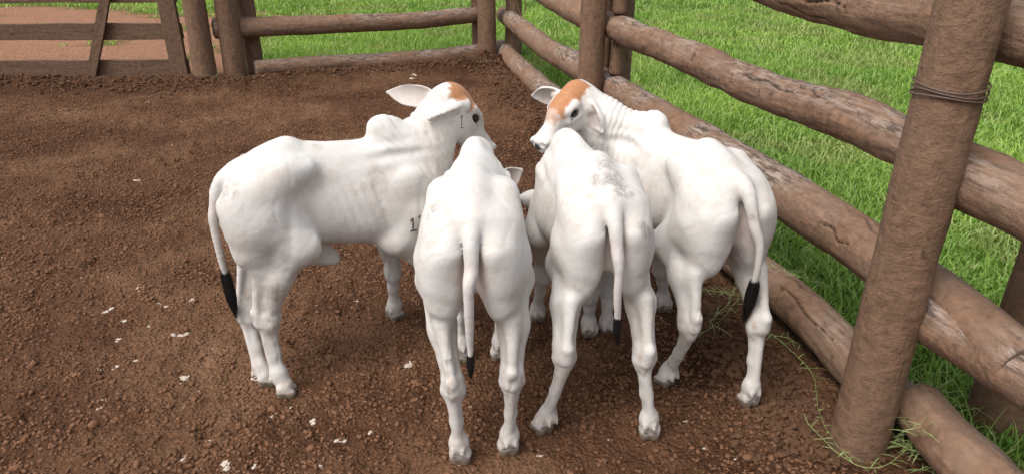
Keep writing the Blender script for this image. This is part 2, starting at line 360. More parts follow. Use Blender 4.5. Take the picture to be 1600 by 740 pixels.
# calf poses: (place, heading, joints in the calf's own frame)
POSES={
 'c1':((-0.617,2.362),0.50615,dict(head=(0.467,0.01327,0.925),face=(0.7574,0.2319,-0.72),hup=(0,0,1),earL=dict(dir=(-0.6854,0.723,0.05),open=(-0.5238,-0.7387,0.25),L=0.21),earR=dict(dir=(-0.9206,-0.1757,-0.16),open=(-0.1065,-0.3983,-0.9),L=0.15),legs=dict(hr=dict(foot=(-0.2939,-0.1424,0),hock=(-0.3259,-0.09,0.2996),fet=(-0.3135,-0.12,0.08546)),hl=dict(foot=(-0.3391,-0.0384,0),hock=(-0.3677,0.03,0.2747),fet=(-0.3589,-0.02,0.06396)),fl=dict(foot=(0.2351,0.1704,0),knee=(0.2157,0.12,0.2629),fet=(0.2249,0.16,0.07181)),fr=dict(foot=(0.3662,-0.08406,0),knee=(0.31,-0.1,0.29),fet=(0.3362,-0.08406,0.09))),tail=[(-0.33,0,0.81),(-0.385,0,0.775),(-0.415,0,0.69),(-0.4233,0,0.6223),(-0.4206,0,0.5145),(-0.417,0,0.4473)],sheath=(-0.085,-0.02,0.455),tanback=-0.09,tanz=-0.006,tanw=0.06,hb=1,hl=0.068,hw=0.034,tanx=0.035,streak=0,stains=[(-0.363,-0.09,0.79,0.05,0.7),(-0.277,-0.154,0.526,0.03,0.5),(-0.103,-0.06,0.859,0.05,0.25)])),
 'c2':((-0.118,2.13),1.5882,dict(head=(0.4701,0.003796,0.58),face=(0.4991,-0.05872,-0.8),hup=(1,0,0.6),ztop=0.9,eard=0.9,nk=0.7,w=0.97,ws=0.84,hw=0.025,hump=(0.2,0.008,0.842),earL=dict(dir=(0.3139,0.7946,-0.1),open=(-0.9998,0.01745,-0.3)),earR=dict(dir=(0.2851,-0.8551,0.5),open=(-0.9964,0.2174,-0.2),L=0.125),legs=dict(hl=dict(foot=(-0.3632,0.05035,0),hock=(-0.385,0.06667,0.299),fet=(-0.3782,0.05473,0.08113)),hr=dict(foot=(-0.3237,-0.09736,0),hock=(-0.38,-0.1114,0.3233),fet=(-0.3387,-0.104,0.07565)),fl=dict(foot=(0.19,0.07,0),knee=(0.18,0.08,0.31),fet=(0.17,0.075,0.09)),fr=dict(foot=(0.2,-0.07,0),knee=(0.19,-0.08,0.31),fet=(0.18,-0.075,0.09))),tail=[(-0.32,0,0.815),(-0.382,0,0.78),(-0.414,0,0.7),(-0.43,0.007961,0.6573),(-0.43,0.008268,0.5764),(-0.42,0.009111,0.4862),(-0.42,0.009062,0.4143)],sheath=(-0.02,0,0.455),stains=[(-0.302,0.11,0.821,0.032,0.9),(-0.312,0.014,0.848,0.03,0.3),(-0.402,0.073,0.403,0.02,1),(-0.428,-0.113,0.358,0.02,0.5),(-0.378,-0.118,0.526,0.03,0.4)])),
 'c3':((0.237,2.248),1.7191,dict(w=0.92,ws=0.8,head=(0.4987,-0.05937,0.465),face=(0.5019,-0.02445,-0.8),hup=(1,0,0.6),ztop=0.897,nk=0.7,wt=0.9,gap=0.058,hw=0.024,hump=(0.19,0.004,0.828),earL=dict(dir=(0.3382,0.91,0.12),open=(0.989,-0.1478,-0.3),L=0.13),earR=dict(dir=(0.1785,-0.8356,-0.2),open=(-0.989,0.1478,-0.3)),legs=dict(hl=dict(stifle=(-0.185,0.092,0.555),foot=(-0.3126,0.1883,0),hock=(-0.4,0.1346,0.3552),fet=(-0.3276,0.1682,0.07158)),hr=dict(foot=(-0.3944,-0.1625,0),hock=(-0.41,-0.1211,0.3291),fet=(-0.4094,-0.1524,0.08285)),fl=dict(foot=(0.3826,0.07729,0),knee=(0.29,0.07209,0.2732),fet=(0.3676,0.07541,0.05927)),fr=dict(foot=(0.2312,-0.1175,0),knee=(0.19,-0.0992,0.2266),fet=(0.2162,-0.108,0.06885))),tail=[(-0.32,0,0.815),(-0.385,0,0.78),(-0.418,-0.004,0.7),(-0.43,-0.01026,0.6411),(-0.43,-0.009303,0.567),(-0.42,-0.01872,0.4658)],stains=[(-0.255,-0.015,0.88,0.07,0.85),(-0.31,-0.02,0.85,0.055,0.9),(-0.206,-0.01,0.895,0.05,0.35),(-0.385,-0.085,0.75,0.032,1.1),(-0.324,0.044,0.835,0.02,0.6),(-0.418,0.098,0.419,0.03,0.7),(-0.409,0.106,0.227,0.02,0.5),(-0.43,-0.123,0.326,0.025,1.1),(-0.436,-0.148,0.238,0.02,0.7)])),
 'c4':((0.594,2.415),1.9286,dict(hb=1,hl=0.07,hw=0.038,tanback=-0.075,tanz=-0.006,tanw=0.054,tanx=0.115,hs=0.93,tight=1,gap=0.05,head=(0.4107,0.2276,0.912),face=(-0.4268,0.8001,-0.38),hup=(0,0,1),hump=(0.195,0,0.865),earR=dict(dir=(0.6255,0.6736,-0.1),open=(-0.6793,0.4675,-0.3),L=0.14),earL=dict(dir=(-0.5874,-0.1434,-0.75),open=(0.116,1.024,0),L=0.14),legs=dict(hl=dict(foot=(-0.2195,0.1183,0),hock=(-0.36,0.1315,0.342),fet=(-0.2345,0.1071,0.06162)),hr=dict(foot=(-0.4237,-0.09674,0),hock=(-0.42,-0.1008,0.3239),fet=(-0.4387,-0.09373,0.08316)),fl=dict(foot=(0.1721,0.1492,0),knee=(0.2,0.1404,0.1841),fet=(0.1571,0.1603,0.05444)),fr=dict(foot=(0.2388,-0.1608,0),knee=(0.2,-0.1063,0.2426),fet=(0.2238,-0.1448,0.06915))),tail=[(-0.32,0,0.815),(-0.38,-0.008,0.785),(-0.412,-0.018,0.7),(-0.43,-0.03947,0.6261),(-0.43,-0.04635,0.5453),(-0.42,-0.05029,0.481)],stains=[(-0.424,0.005,0.726,0.022,0.9),(-0.4,0.043,0.638,0.03,0.4),(-0.232,0.076,0.856,0.04,0.2)])),
}
# ------------------------------------------------------------------ helpers
def tag(o,label=None,cat=None,group=None,kind=None):
    if label: o['label']=label
    if cat: o['category']=cat
    if group: o['group']=group
    if kind: o['kind']=kind
    return o
def empty(name,loc,rz=0):
    o=bpy.data.objects.new(name,None); COL.objects.link(o); o.location=loc; o.rotation_euler=(0,0,rz); o.empty_display_size=.1; return o
def fast_mesh(name,Vt,faces,mat,parent=None,smooth=True,colors=None,vecs=None,floats=None,mats=None,midx=None):
    """faces: list of index arrays (n,3) / (n,4)"""
    me=bpy.data.meshes.new(name); Vt=np.asarray(Vt,np.float32)
    me.vertices.add(len(Vt)); me.vertices.foreach_set('co',Vt.ravel())
    fl=[np.asarray(f,np.int32) for f in faces if len(f)]
    li=np.concatenate([f.ravel() for f in fl]); tot=np.concatenate([np.full(len(f),f.shape[1],np.int32) for f in fl])
    st=np.concatenate([[0],np.cumsum(tot)[:-1]]).astype(np.int32)
    me.loops.add(len(li)); me.loops.foreach_set('vertex_index',li)
    me.polygons.add(len(tot)); me.polygons.foreach_set('loop_start',st)
    try: me.polygons.foreach_set('loop_total',tot)
    except Exception: pass
    me.update(calc_edges=True)
    me.polygons.foreach_set('use_smooth',np.full(len(tot),smooth))
    for k,c in (colors or {}).items():
        a=me.color_attributes.new(k,'FLOAT_COLOR','POINT'); c=np.asarray(c,np.float32); 
        if c.shape[1]==3: c=np.concatenate([c,np.ones((len(c),1),np.float32)],1)
        a.data.foreach_set('color',c.ravel())
    for k,c in (vecs or {}).items():
        a=me.attributes.new(k,'FLOAT_VECTOR','POINT'); a.data.foreach_set('vector',np.asarray(c,np.float32).ravel())
    for m in (mats or [mat]): me.materials.append(m)
    if midx is not None: me.polygons.foreach_set('material_index',np.asarray(midx,np.int32))
    me.validate(); me.update()
    o=bpy.data.objects.new(name,me); COL.objects.link(o)
    if parent: o.parent=parent
    return o
class NT:
    def __init__(s,name,rough=.8,spec=.3):
        s.m=bpy.data.materials.new(name); s.m.use_nodes=True; s.t=s.m.node_tree; s.b=s.t.nodes['Principled BSDF']
        s.b.inputs['Roughness'].default_value=rough; s.b.inputs['Specular IOR Level'].default_value=spec
    def n(s,ty,**kw):
        x=s.t.nodes.new(ty)
        for k,v in kw.items():
            if k in x.inputs: x.inputs[k].default_value=v
            else: setattr(x,k,v)
        return x
    def l(s,a,b): s.t.links.new(a,b)
    def attr(s,name): return s.n('ShaderNodeAttribute',attribute_name=name)
    def noise(s,vec,scale,detail=4,rough=.55,dist=0):
        x=s.n('ShaderNodeTexNoise'); x.inputs['Scale'].default_value=scale; x.inputs['Detail'].default_value=detail; x.inputs['Roughness'].default_value=rough; x.inputs['Distortion'].default_value=dist
        if vec is not None: s.l(vec,x.inputs['Vector'])
        return x.outputs[0]
    def vor(s,vec,scale,feature='F1',rnd=1):
        x=s.n('ShaderNodeTexVoronoi',feature=feature); x.inputs['Scale'].default_value=scale; x.inputs['Randomness'].default_value=rnd
        s.l(vec,x.inputs['Vector']); return x
    def ramp(s,f,stops,interp='LINEAR'):
        x=s.n('ShaderNodeValToRGB'); e=x.color_ramp.elements; x.color_ramp.interpolation=interp
        while len(e)<len(stops): e.new(.5)
        for el,(p,c) in zip(e,stops): el.position=p; el.color=(*c,1) if not isinstance(c,(int,float)) else (c,c,c,1)
        s.l(f,x.inputs[0]); return x.outputs[0]
    def mix(s,f,a,b,mode='MIX'):
        x=s.n('ShaderNodeMix',data_type='RGBA',blend_type=mode)
        for v,i in ((f,0),(a,6),(b,7)):
            if hasattr(v,'default_value') or hasattr(v,'links'): s.l(v,x.inputs[i])
            elif isinstance(v,(int,float)): x.inputs[i].default_value=v if i==0 else (v,v,v,1)
            else: x.inputs[i].default_value=(*v,1)
        return x.outputs[2]
    def math(s,op,a,b=0,clamp=False):
        x=s.n('ShaderNodeMath',operation=op,use_clamp=clamp)
        for v,i in ((a,0),(b,1)):
            if isinstance(v,(int,float)): x.inputs[i].default_value=v
            else: s.l(v,x.inputs[i])
        return x.outputs[0]
    def bump(s,h,strength,dist,nrm=None):
        x=s.n('ShaderNodeBump'); x.inputs['Strength'].default_value=strength; x.inputs['Distance'].default_value=dist; s.l(h,x.inputs['Height'])
        if nrm is not None: s.l(nrm,x.inputs['Normal'])
        s.l(x.outputs[0],s.b.inputs['Normal']); return x.outputs[0]
    def col(s,c): s.l(c,s.b.inputs['Base Color'])
    def pos(s): return s.n('ShaderNodeNewGeometry').outputs['Position']
rng=np.random.default_rng(7)

# ------------------------------------------------------------------ materials
def mat_soil():
    m=NT('soil',.95,.08); p=m.pos(); a=m.attr('gmask'); sep=m.n('ShaderNodeSeparateColor'); m.l(a.outputs['Color'],sep.inputs[0])
    n1=m.noise(p,1.1,5,.6); n2=m.noise(p,9,6,.65); n3=m.noise(p,60,5,.7); v=m.vor(p,70)
    c=m.ramp(n1,[(.32,(.098,.048,.027)),(.48,(.160,.082,.046)),(.64,(.265,.150,.087))])
    c=m.mix(m.ramp(n2,[(.35,0.),(.7,1.)]),m.mix(1,c,(.72,.70,.68),'MULTIPLY'),c)
    c=m.mix(m.ramp(n3,[(.3,.75),(.75,0.)]),c,m.mix(1,c,(.62,.60,.58),'MULTIPLY'))
    c=m.mix(m.math('MULTIPLY',m.ramp(n3,[(.60,0.),(.78,1.)]),.45),c,(.33,.215,.14))
    # pale trodden path and the soil under the turf
    pale=m.mix(n2,(.24,.118,.072),(.42,.235,.150)); c=m.mix(sep.outputs[1],c,pale)
    turf=m.mix(n2,(.040,.085,.016),(.10,.17,.035)); c=m.mix(sep.outputs[0],c,turf)
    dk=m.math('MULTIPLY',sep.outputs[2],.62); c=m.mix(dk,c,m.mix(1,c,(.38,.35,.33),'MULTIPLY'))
    m.col(c)
    h=m.math('ADD',m.math('MULTIPLY',n3,.5),m.math('MULTIPLY',v.outputs['Distance'],-.55)); h=m.math('ADD',h,m.math('MULTIPLY',n2,1.2))
    v2=m.vor(p,26); h=m.math('ADD',h,m.math('MULTIPLY',v2.outputs['Distance'],-.7))
    m.bump(h,1.0,.028); return m.m
def mat_clod(name,ca,cb):
    m=NT(name,.95,.08); p=m.pos(); n=m.noise(p,35,5,.65); n2=m.noise(p,4,3)
    c=m.mix(n,ca,cb); c=m.mix(m.ramp(n2,[(.35,0.),(.65,.5)]),c,m.mix(1,c,(1.25,1.2,1.15),'MULTIPLY')); m.col(c); m.bump(n,.7,.006); return m.m
def mat_log(name,mud=(.175,.105,.072),wood=(.25,.165,.12),weather=.5,mudk=.6):
    m=NT(name,.88,.25); g=m.attr('grain').outputs['Vector']; p=m.pos()
    n1=m.noise(g,14,6,.65,.3); n2=m.noise(p,5,5,.6); fine=m.noise(g,60,4,.7); sp=m.noise(p,28,4,.7)
    c=m.mix(m.ramp(n1,[(.30,0.),(.68,1.)]),m.mix(1,wood,(.55,.5,.47),'MULTIPLY') if False else tuple(x*.55 for x in wood),wood)
    c=m.mix(m.math('MULTIPLY',m.ramp(fine,[(.35,1.),(.6,0.)]),.4),c,tuple(x*.45 for x in wood))
    mk=m.ramp(n2,[(.5-mudk*.25,1.),(.62,mudk*.6)])
    mudc=m.mix(m.ramp(sp,[(.32,0.),(.68,1.)]),tuple(x*.62 for x in mud),tuple(x*1.30 for x in mud)); c=m.mix(mk,c,mudc)
    g2=m.n('ShaderNodeMapping'); g2.inputs['Scale'].default_value=(1,1,9); m.l(g,g2.inputs[0]); chip=m.noise(g2.outputs[0],30,5,.7,.6); c=m.mix(m.math('MULTIPLY',m.ramp(chip,[(.60,0.),(.68,1.)]),.32),c,tuple(min(1,x*1.55) for x in mud)); c=m.mix(m.math('MULTIPLY',m.ramp(chip,[(.30,1.),(.38,0.)]),.45),c,tuple(x*.35 for x in mud))
    # bare, sun bleached and blackened upper faces (real weathering of the wood)
    at=m.attr('wear'); sep=m.n('ShaderNodeSeparateColor'); m.l(at.outputs['Color'],sep.inputs[0])
    wv=m.math('MULTIPLY',sep.outputs[0],m.ramp(m.noise(g,22,7,.75,.8),[(.40,0.),(.54,1.)])); wv=m.math('MULTIPLY',wv,weather)
    c=m.mix(wv,c,m.mix(m.ramp(fine,[(.42,0.),(.56,1.)]),(.075,.060,.052),(.34,.27,.225)))
    c=m.mix(sep.outputs[1],c,(.022,.015,.011))
    c=m.mix(m.math('MULTIPLY',m.ramp(m.noise(p,17,3,.6),[(.66,0.),(.72,1.)]),.65),c,(.045,.028,.02))
    m.col(c)
    h=m.math('ADD',m.math('MULTIPLY',n1,.9),m.math('MULTIPLY',fine,.35)); h=m.math('ADD',h,m.math('MULTIPLY',sp,.5)); h=m.math('ADD',h,m.math('MULTIPLY',chip,.5))
    m.bump(h,.90,.012); return m.m
def mat_hide():
    m=NT('white_hide',.62,.28); p=m.n('ShaderNodeTexCoord').outputs['Object']
    a1=m.attr('ca'); a2=m.attr('cb'); a3=m.attr('cc')
    s1,s2,s3=[m.n('ShaderNodeSeparateColor') for _ in range(3)]
    for a,s in ((a1,s1),(a2,s2),(a3,s3)): m.l(a.outputs['Color'],s.inputs[0])
    nf=m.noise(p,260,3,.7); nm=m.noise(p,24,5,.6); nl=m.noise(p,5,3,.5)
    c=m.mix(m.ramp(nl,[(.35,0.),(.7,1.)]),(.615,.605,.58),(.545,.525,.495))
    c=m.mix(m.math('MULTIPLY',m.ramp(nm,[(.50,0.),(.70,1.)]),.35),c,(.53,.46,.39))
    nq=m.noise(p,11,4,.6,.4); c=m.mix(m.math('MULTIPLY',m.ramp(nq,[(.54,0.),(.70,1.)]),.30),c,(.50,.49,.50)); c=m.mix(m.math('MULTIPLY',m.ramp(m.noise(p,8,5,.65),[(.58,0.),(.70,1.)]),.35),c,(.56,.47,.36))
    c=m.mix(m.math('MULTIPLY',s3.outputs[1],.38),c,(.62,.40,.34))                     # bare pink skin
    c=m.mix(m.math('MULTIPLY',s2.outputs[2],m.ramp(m.noise(p,55,5,.7),[(.38,.12),(.62,.85)])),c,(.36,.26,.185))                     # soiled hair
    spk=m.ramp(m.noise(p,130,4,.75),[(.40,1.),(.62,.25)])
    c=m.mix(m.math('MULTIPLY',s3.outputs[0],m.math('MULTIPLY',spk,.85)),c,(.17,.155,.15))
    tanc=m.mix(m.noise(p,70,4,.6),(.30,.12,.048),(.50,.25,.12)); c=m.mix(s1.outputs[0],c,tanc)
    c=m.mix(s1.outputs[1],c,(.34,.26,.23))
    c=m.mix(s1.outputs[2],c,(.022,.019,.018))
    c=m.mix(m.math('MULTIPLY',s2.outputs[0],.93),c,(.030,.024,.022))
    hf=m.mix(nm,(.075,.055,.040),(.23,.175,.125)); c=m.mix(s2.outputs[1],c,hf)
    m.col(c)
    rr=m.math('SUBTRACT',.62,m.math('MULTIPLY',m.math('MAXIMUM',s1.outputs[2],s2.outputs[0]),.35)); m.l(rr,m.b.inputs['Roughness'])
    m.b.inputs['Sheen Weight'].default_value=.12; m.b.inputs['Sheen Roughness'].default_value=.5
    h=m.math('ADD',m.math('MULTIPLY',nf,.12),m.math('MULTIPLY',m.noise(p,60,4,.65),.5)); h=m.math('ADD',h,nm)
    wr=m.math('ABSOLUTE',m.math('SUBTRACT',m.noise(p,20,3,.6,.8),.5)); h=m.math('ADD',h,m.math('MULTIPLY',m.math('MINIMUM',wr,.06),4.)); h=m.math('ADD',h,m.math('MULTIPLY',nq,1.6)); m.bump(h,.20,.0050); return m.m
def mat_plain(name,c,rough=.6,spec=.4,var=None,scale=40):
    m=NT(name,rough,spec)
    if var: p=m.pos(); m.col(m.mix(m.noise(p,scale,4),c,var))
    else: m.b.inputs['Base Color'].default_value=(*c,1)
    return m.m
def mat_grass():
    m=NT('grass_blade',.55,.35); a=m.attr('gc'); m.col(a.outputs['Color'])
    # thin leaves let some light through
    tr=m.n('ShaderNodeBsdfTranslucent'); mx=m.n('ShaderNodeMixShader'); mx.inputs[0].default_value=.30
    br=m.mix(1,a.outputs['Color'],(1.25,1.35,.7),'MULTIPLY'); m.l(br,tr.inputs[0])
    out=m.t.nodes['Material Output']; m.l(m.b.outputs[0],mx.inputs[1]); m.l(tr.outputs[0],mx.inputs[2]); m.l(mx.outputs[0],out.inputs[0])
    return m.m
M_SOIL=mat_soil(); M_CLOD=mat_clod('soil_clod',(.078,.039,.022),(.215,.116,.067)); M_CLOD2=mat_clod('damp_clod',(.050,.026,.016),(.125,.070,.042)); M_CHIP=mat_plain('pale_lime',(.30,.23,.17),.9,.2,(.62,.56,.50),90)
M_RAIL=mat_log('rail_wood',(.205,.120,.076),(.31,.205,.142),1.0,.45); M_POST=mat_log('post_wood',(.190,.112,.070),(.235,.152,.100),.3,.8)
M_BOARD=mat_log('board_wood',(.145,.088,.057),(.175,.112,.075),.2,.75)
M_HIDE=mat_hide(); M_GRASS=mat_grass(); M_EYE=mat_plain('wet_eye',(.012,.009,.008),.12,.25); M_HAIR=mat_plain('black_hair',(.012,.011,.011),.55,.3)
M_BRAND=mat_plain('brand_scar',(.030,.020,.018),.8,.2,(.14,.10,.09),300); M_WIRE=mat_plain('rusty_wire',(.10,.065,.05),.6,.5)
M_WHAIR=mat_plain('pale_hair',(.62,.58,.54),.6,.3)

# ------------------------------------------------------------------ ground
P0=np.array([1.149,1.844]);P1=np.array([.538,4.856]);FD=(P1-P0)/np.linalg.norm(P1-P0); FN=np.array([FD[1],-FD[0]])
B0=np.array([-.298,8.404]);B1=np.array([-2.78,7.2]);BD=(B1-B0)/np.linalg.norm(B1-B0); BN=np.array([BD[1],-BD[0]])*1.0   # BN points out of the pen or in; fixed below
if BN[1]<0: BN=-BN
def side_r(x,y): return (x-P0[0])*FN[0]+(y-P0[1])*FN[1]         # >0 outside the right hand fence
def side_b(x,y):                                                # >0 beyond the back fence
    a=(x-B0[0])*BN[0]+(y-B0[1])*BN[1]; g_=y-7.24
    return np.where(x<-2.72,g_,a)
def P3(x,y): return np.stack([x,y,np.zeros_like(x)],-1).reshape(-1,3)
def grass_mask(x,y):
    sh=np.shape(x); x=np.asarray(x).ravel(); y=np.asarray(y).ravel(); n=fbm(P3(x,y),1.6,3,3)-.5; n2=fbm(P3(x,y),.5,9,3)-.5
    out=np.maximum(side_r(x,y)-.10,side_b(x,y)-.16)
    g_=sm(out+n*.25,.02,.22)
    # worn track leaving through the gate
    bx=np.interp(y,[6.5,7.6,9.9,10.6,11.4,12.4,13.6,16],[-2.88,-2.98,-3.75,-3.35,-2.7,-4.2,-5.2,-7.5])
    g_=g_*sm(x-bx+n*.9,-.12,.25)
    far=sm(y-12.6-n2*2.5+(x+8)*.12,0,.8)*(x<bx); patch=sm(n,.13,.22)*.55*(x<bx)*(y>7.4)
    return np.clip(np.maximum(g_,np.maximum(far*.9,patch)),0,1).reshape(sh)
def ground_h(x,y):
    sh=np.shape(x); x=np.asarray(x,float).ravel(); y=np.asarray(y,float).ravel(); p=P3(x,y)
    h=(fbm(p,1.2,41,3)-.5)*.05+(fbm(p,6,43,3)-.5)*.022+(fbm(p,22,45,2)-.5)*.016+(fbm(p,50,46,2)-.5)*.014
    rough=sm(fbm(p,2.0,47,2),.45,.65); h+=(fbm(p,13,51,2)-.5)*.022*rough
    sr=side_r(x,y); sb=side_b(x,y)
    pen=(sr<.05)&(sb<.1)
    bank=np.exp(-((sb+.22)/.22)**2)*(.045+.05*fbm(p,4,53,3))*(sr<.2)+np.exp(-((sr+.14)/.16)**2)*(.02+.04*fbm(p,5,54,3))*(sb<.2)*sm(y,2.6,3.4)
    dig=np.exp(-((sr+.10)/.09)**2)*.03*(1-sm(y,2.8,3.4))
    h=h+bank*.9-dig
    r=np.hypot(x,y-5); h*=1-.0*r
    # keep the soil level under the hooves
    for (fx_,fy_) in HOOVES: 
        q=np.exp(-((x-fx_)**2+(y-fy_)**2)/.07**2); h=h*(1-q)+.005*q
    for (fx_,fy_,fa_,fs_) in PRINTS:
        m_=(np.abs(x-fx_)<.12)&(np.abs(y-fy_)<.12)
        if m_.any():
            u=(x[m_]-fx_)*math.cos(fa_)+(y[m_]-fy_)*math.sin(fa_); v=-(x[m_]-fx_)*math.sin(fa_)+(y[m_]-fy_)*math.cos(fa_); q=np.hypot(u/1.25,v)/fs_; h[m_]+=(-.018*np.exp(-(q/.8)**4)+.007*np.exp(-((q-1.35)/.35)**2))
    far=sm(r,14,40); h=h*(1-far)+far*(fbm(p,.05,60,2)-.5)*.6
    return h.reshape(sh)
HOOVES=[]; _r=np.random.default_rng(17); PRINTS=[(_r.uniform(-3.6,1.1),_r.uniform(1.4,7.0),_r.uniform(0,3.14),_r.uniform(.032,.045)) for _ in range(300)]
for k,(o_,yw,c_) in POSES.items():
    for l_ in c_['legs'].values():
        f_=l_['foot']; HOOVES.append((o_[0]+math.cos(yw)*f_[0]-math.sin(yw)*f_[1],o_[1]+math.sin(yw)*f_[0]+math.cos(yw)*f_[1]))
def grow(a,b,step,ratio=1.18,far=400):
    core=list(np.arange(a,b,step)); s=step; lo=[];x=a
    while x>-far: s*=ratio; x-=s; lo.append(x)
    s=step; hi=[];x=core[-1]
    while x<far: s*=ratio; x+=s; hi.append(x)
    return np.array(lo[::-1]+core+hi)
gx=grow(-3.2,1.9,.0135); gy=grow(1.2,5.6,.0135,1.012); gy=gy[(gy>-12)]
gy=np.concatenate([gy[gy<40],np.array([55,80,120,200,400])])
gx2=gx
X,Y=np.meshgrid(gx2,gy,indexing='ij'); Z=ground_h(X,Y); gm=grass_mask(X,Y)
nx,ny=X.shape; idx=np.arange(nx*ny).reshape(nx,ny)
Fq=np.stack([idx[:-1,:-1],idx[1:,:-1],idx[1:,1:],idx[:-1,1:]],-1).reshape(-1,4)
pale=sm(side_b(X,Y),.0,.5)*(X<2.0)
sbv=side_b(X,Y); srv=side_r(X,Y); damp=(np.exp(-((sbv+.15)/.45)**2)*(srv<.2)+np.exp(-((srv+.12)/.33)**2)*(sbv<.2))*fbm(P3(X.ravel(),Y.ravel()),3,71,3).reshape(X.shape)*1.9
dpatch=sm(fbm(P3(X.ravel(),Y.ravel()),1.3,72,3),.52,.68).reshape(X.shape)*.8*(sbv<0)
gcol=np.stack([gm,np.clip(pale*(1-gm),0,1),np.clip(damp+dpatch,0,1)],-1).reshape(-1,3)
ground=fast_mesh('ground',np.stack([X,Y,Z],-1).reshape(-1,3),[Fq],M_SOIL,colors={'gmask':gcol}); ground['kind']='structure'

# ------------------------------------------------------------------ loose soil
def rocks(name,xs,ys,zs,sz,mat,flat=.7,smooth=False,seed=1):
    bm=bmesh.new(); bmesh.ops.create_icosphere(bm,subdivisions=1,radius=1); bv=np.array([v.co[:] for v in bm.verts]); bf=np.array([[v.index for v in f.verts] for f in bm.faces]); bm.free()
    r=np.random.default_rng(seed); n=len(xs); nv=len(bv)
    Vv=np.tile(bv[None],(n,1,1)); Vv*=1+(r.random((n,nv,1))-.5)*.75; Vv*=(.65+.7*r.random((n,1,3)))
    a=r.random(n)*6.283; c,s=np.cos(a)[:,None],np.sin(a)[:,None]; x=Vv[...,0]*c-Vv[...,1]*s; y=Vv[...,0]*s+Vv[...,1]*c; z=Vv[...,2]*flat
    t=(r.random(n)-.5)[:,None]*.9; z2=z*np.cos(t)+x*np.sin(t); x=x*np.cos(t)-z*np.sin(t)
    out=np.stack([x*sz[:,None]+xs[:,None],y*sz[:,None]+ys[:,None],z2*sz[:,None]+zs[:,None]],-1).reshape(-1,3)
    F=(bf[None]+(np.arange(n)*nv)[:,None,None]).reshape(-1,3)
    return fast_mesh(name,out,[F],mat,smooth=smooth)
def in_pen(x,y): return (side_r(x,y)<.02)&(side_b(x,y)<.05)
n=150000; xs=rng.uniform(-4.5,1.6,n); ys=1.3+(rng.random(n)**1.5)*6.3; k=in_pen(xs,ys)&(fbm(P3(xs,ys),2.2,81,3)+rng.random(n)*.30>.56)&(np.abs(xs)<(ys*.907+.67)*.76); xs,ys=xs[k],ys[k]
sz=.0025+.0072*rng.random(len(xs))**2.4; zs=ground_h(xs,ys)+sz*.15
big=rng.random(len(xs))<.010; sz[big]*=2.1
tag(rocks('soil_crumbs',xs,ys,zs,sz,M_CLOD,seed=3,smooth=True,flat=.8),'crumbs of reddish brown soil strewn over the pen floor','soil',kind='stuff')
# heavier clods thrown up along the fence feet
n=5200; t=rng.random(n); s_=rng.normal(0,.13,n); bx=B0[0]+(B1[0]-.9-B0[0])*t; by_=B0[1]+(B1[1]-.15-B0[1])*t-.20+s_
t2=rng.random(n)**.8; ax_=P0[0]+(P1[0]-P0[0])*(-.1+2.2*t2)-.17+s_*.8; ay_=P0[1]+(P1[1]-P0[1])*(-.1+2.2*t2)
m2=(ay_<3.0)|(rng.random(n)<.35); ax_,ay_=ax_[m2],ay_[m2]
n3_=2600; cx=rng.normal(.98,.12,n3_); cy=rng.uniform(1.75,2.9,n3_)+ (0); 
gx_=rng.uniform(-5.2,-2.9,1500); gy_=rng.normal(7.0,.16,1500)
xs=np.concatenate([bx,ax_,cx,gx_]); ys=np.concatenate([by_,ay_,cy,gy_]); k=side_r(xs,ys)<.02; k&=side_b(xs,ys)<.08; xs,ys=xs[k],ys[k]
sz=.004+.013*rng.random(len(xs))**2.4; sz=np.where(ys>5,sz*1.35,sz); zs=ground_h(xs,ys)+sz*.3
tag(rocks('soil_clods',xs,ys,zs,sz,M_CLOD2,seed=4,flat=.85),'dark clods of turned soil heaped along the foot of the fence','soil',kind='stuff')
chips=[(170,484,15),(192,502,9),(184,528,9),(280,527,18),(182,571,6),(155,575,5),(285,592,14),(310,612,6),(157,640,6),(291,716,10),(352,727,14),(530,692,14),(487,662,9),(580,678,9),(640,575,14),(403,590,8),(400,730,8),(208,560,6),(216,455,8),(250,474,5),(262,480,6),(300,468,6),(640,122,12),(647,118,8),(452,640,5),(500,728,6),(1016,616,4),(842,712,8),(735,640,4),(558,470,4),(233,510,5),(160,620,4),(425,655,5),(1072,660,4),(330,690,5),(370,650,4),(230,160,4),(380,245,8),(215,285,9),(1100,700,5),(690,560,4)]
xs=[];ys=[];sz=[]
for (a,b,c_) in chips:
    th=math.atan((b-370)/1113)+R_(24.9); y=1.6/math.tan(th); dep=y*math.cos(R_(24.9))+1.6*math.sin(R_(24.9)); s=c_/1113*dep/2
    for q in range(5): xs.append((a-800)/1113*dep+rng.normal(0,s*.7)); ys.append(y+rng.normal(0,s*.6)); sz.append(s*(.35+.55*rng.random()))
n=420; xs+=list(rng.uniform(-4,1.2,n)); ys+=list(rng.uniform(1.4,7,n)); sz+=list(.0015+.003*rng.random(n)**2)
xs,ys,sz=map(np.array,(xs,ys,sz)); k=in_pen(xs,ys); xs,ys,sz=xs[k],ys[k],sz[k]
tag(rocks('pale_chips',xs,ys,ground_h(xs,ys)+.001,sz,M_CHIP,flat=.35,seed=5),'scattered pale dried flakes lying on the brown soil','debris',kind='stuff')

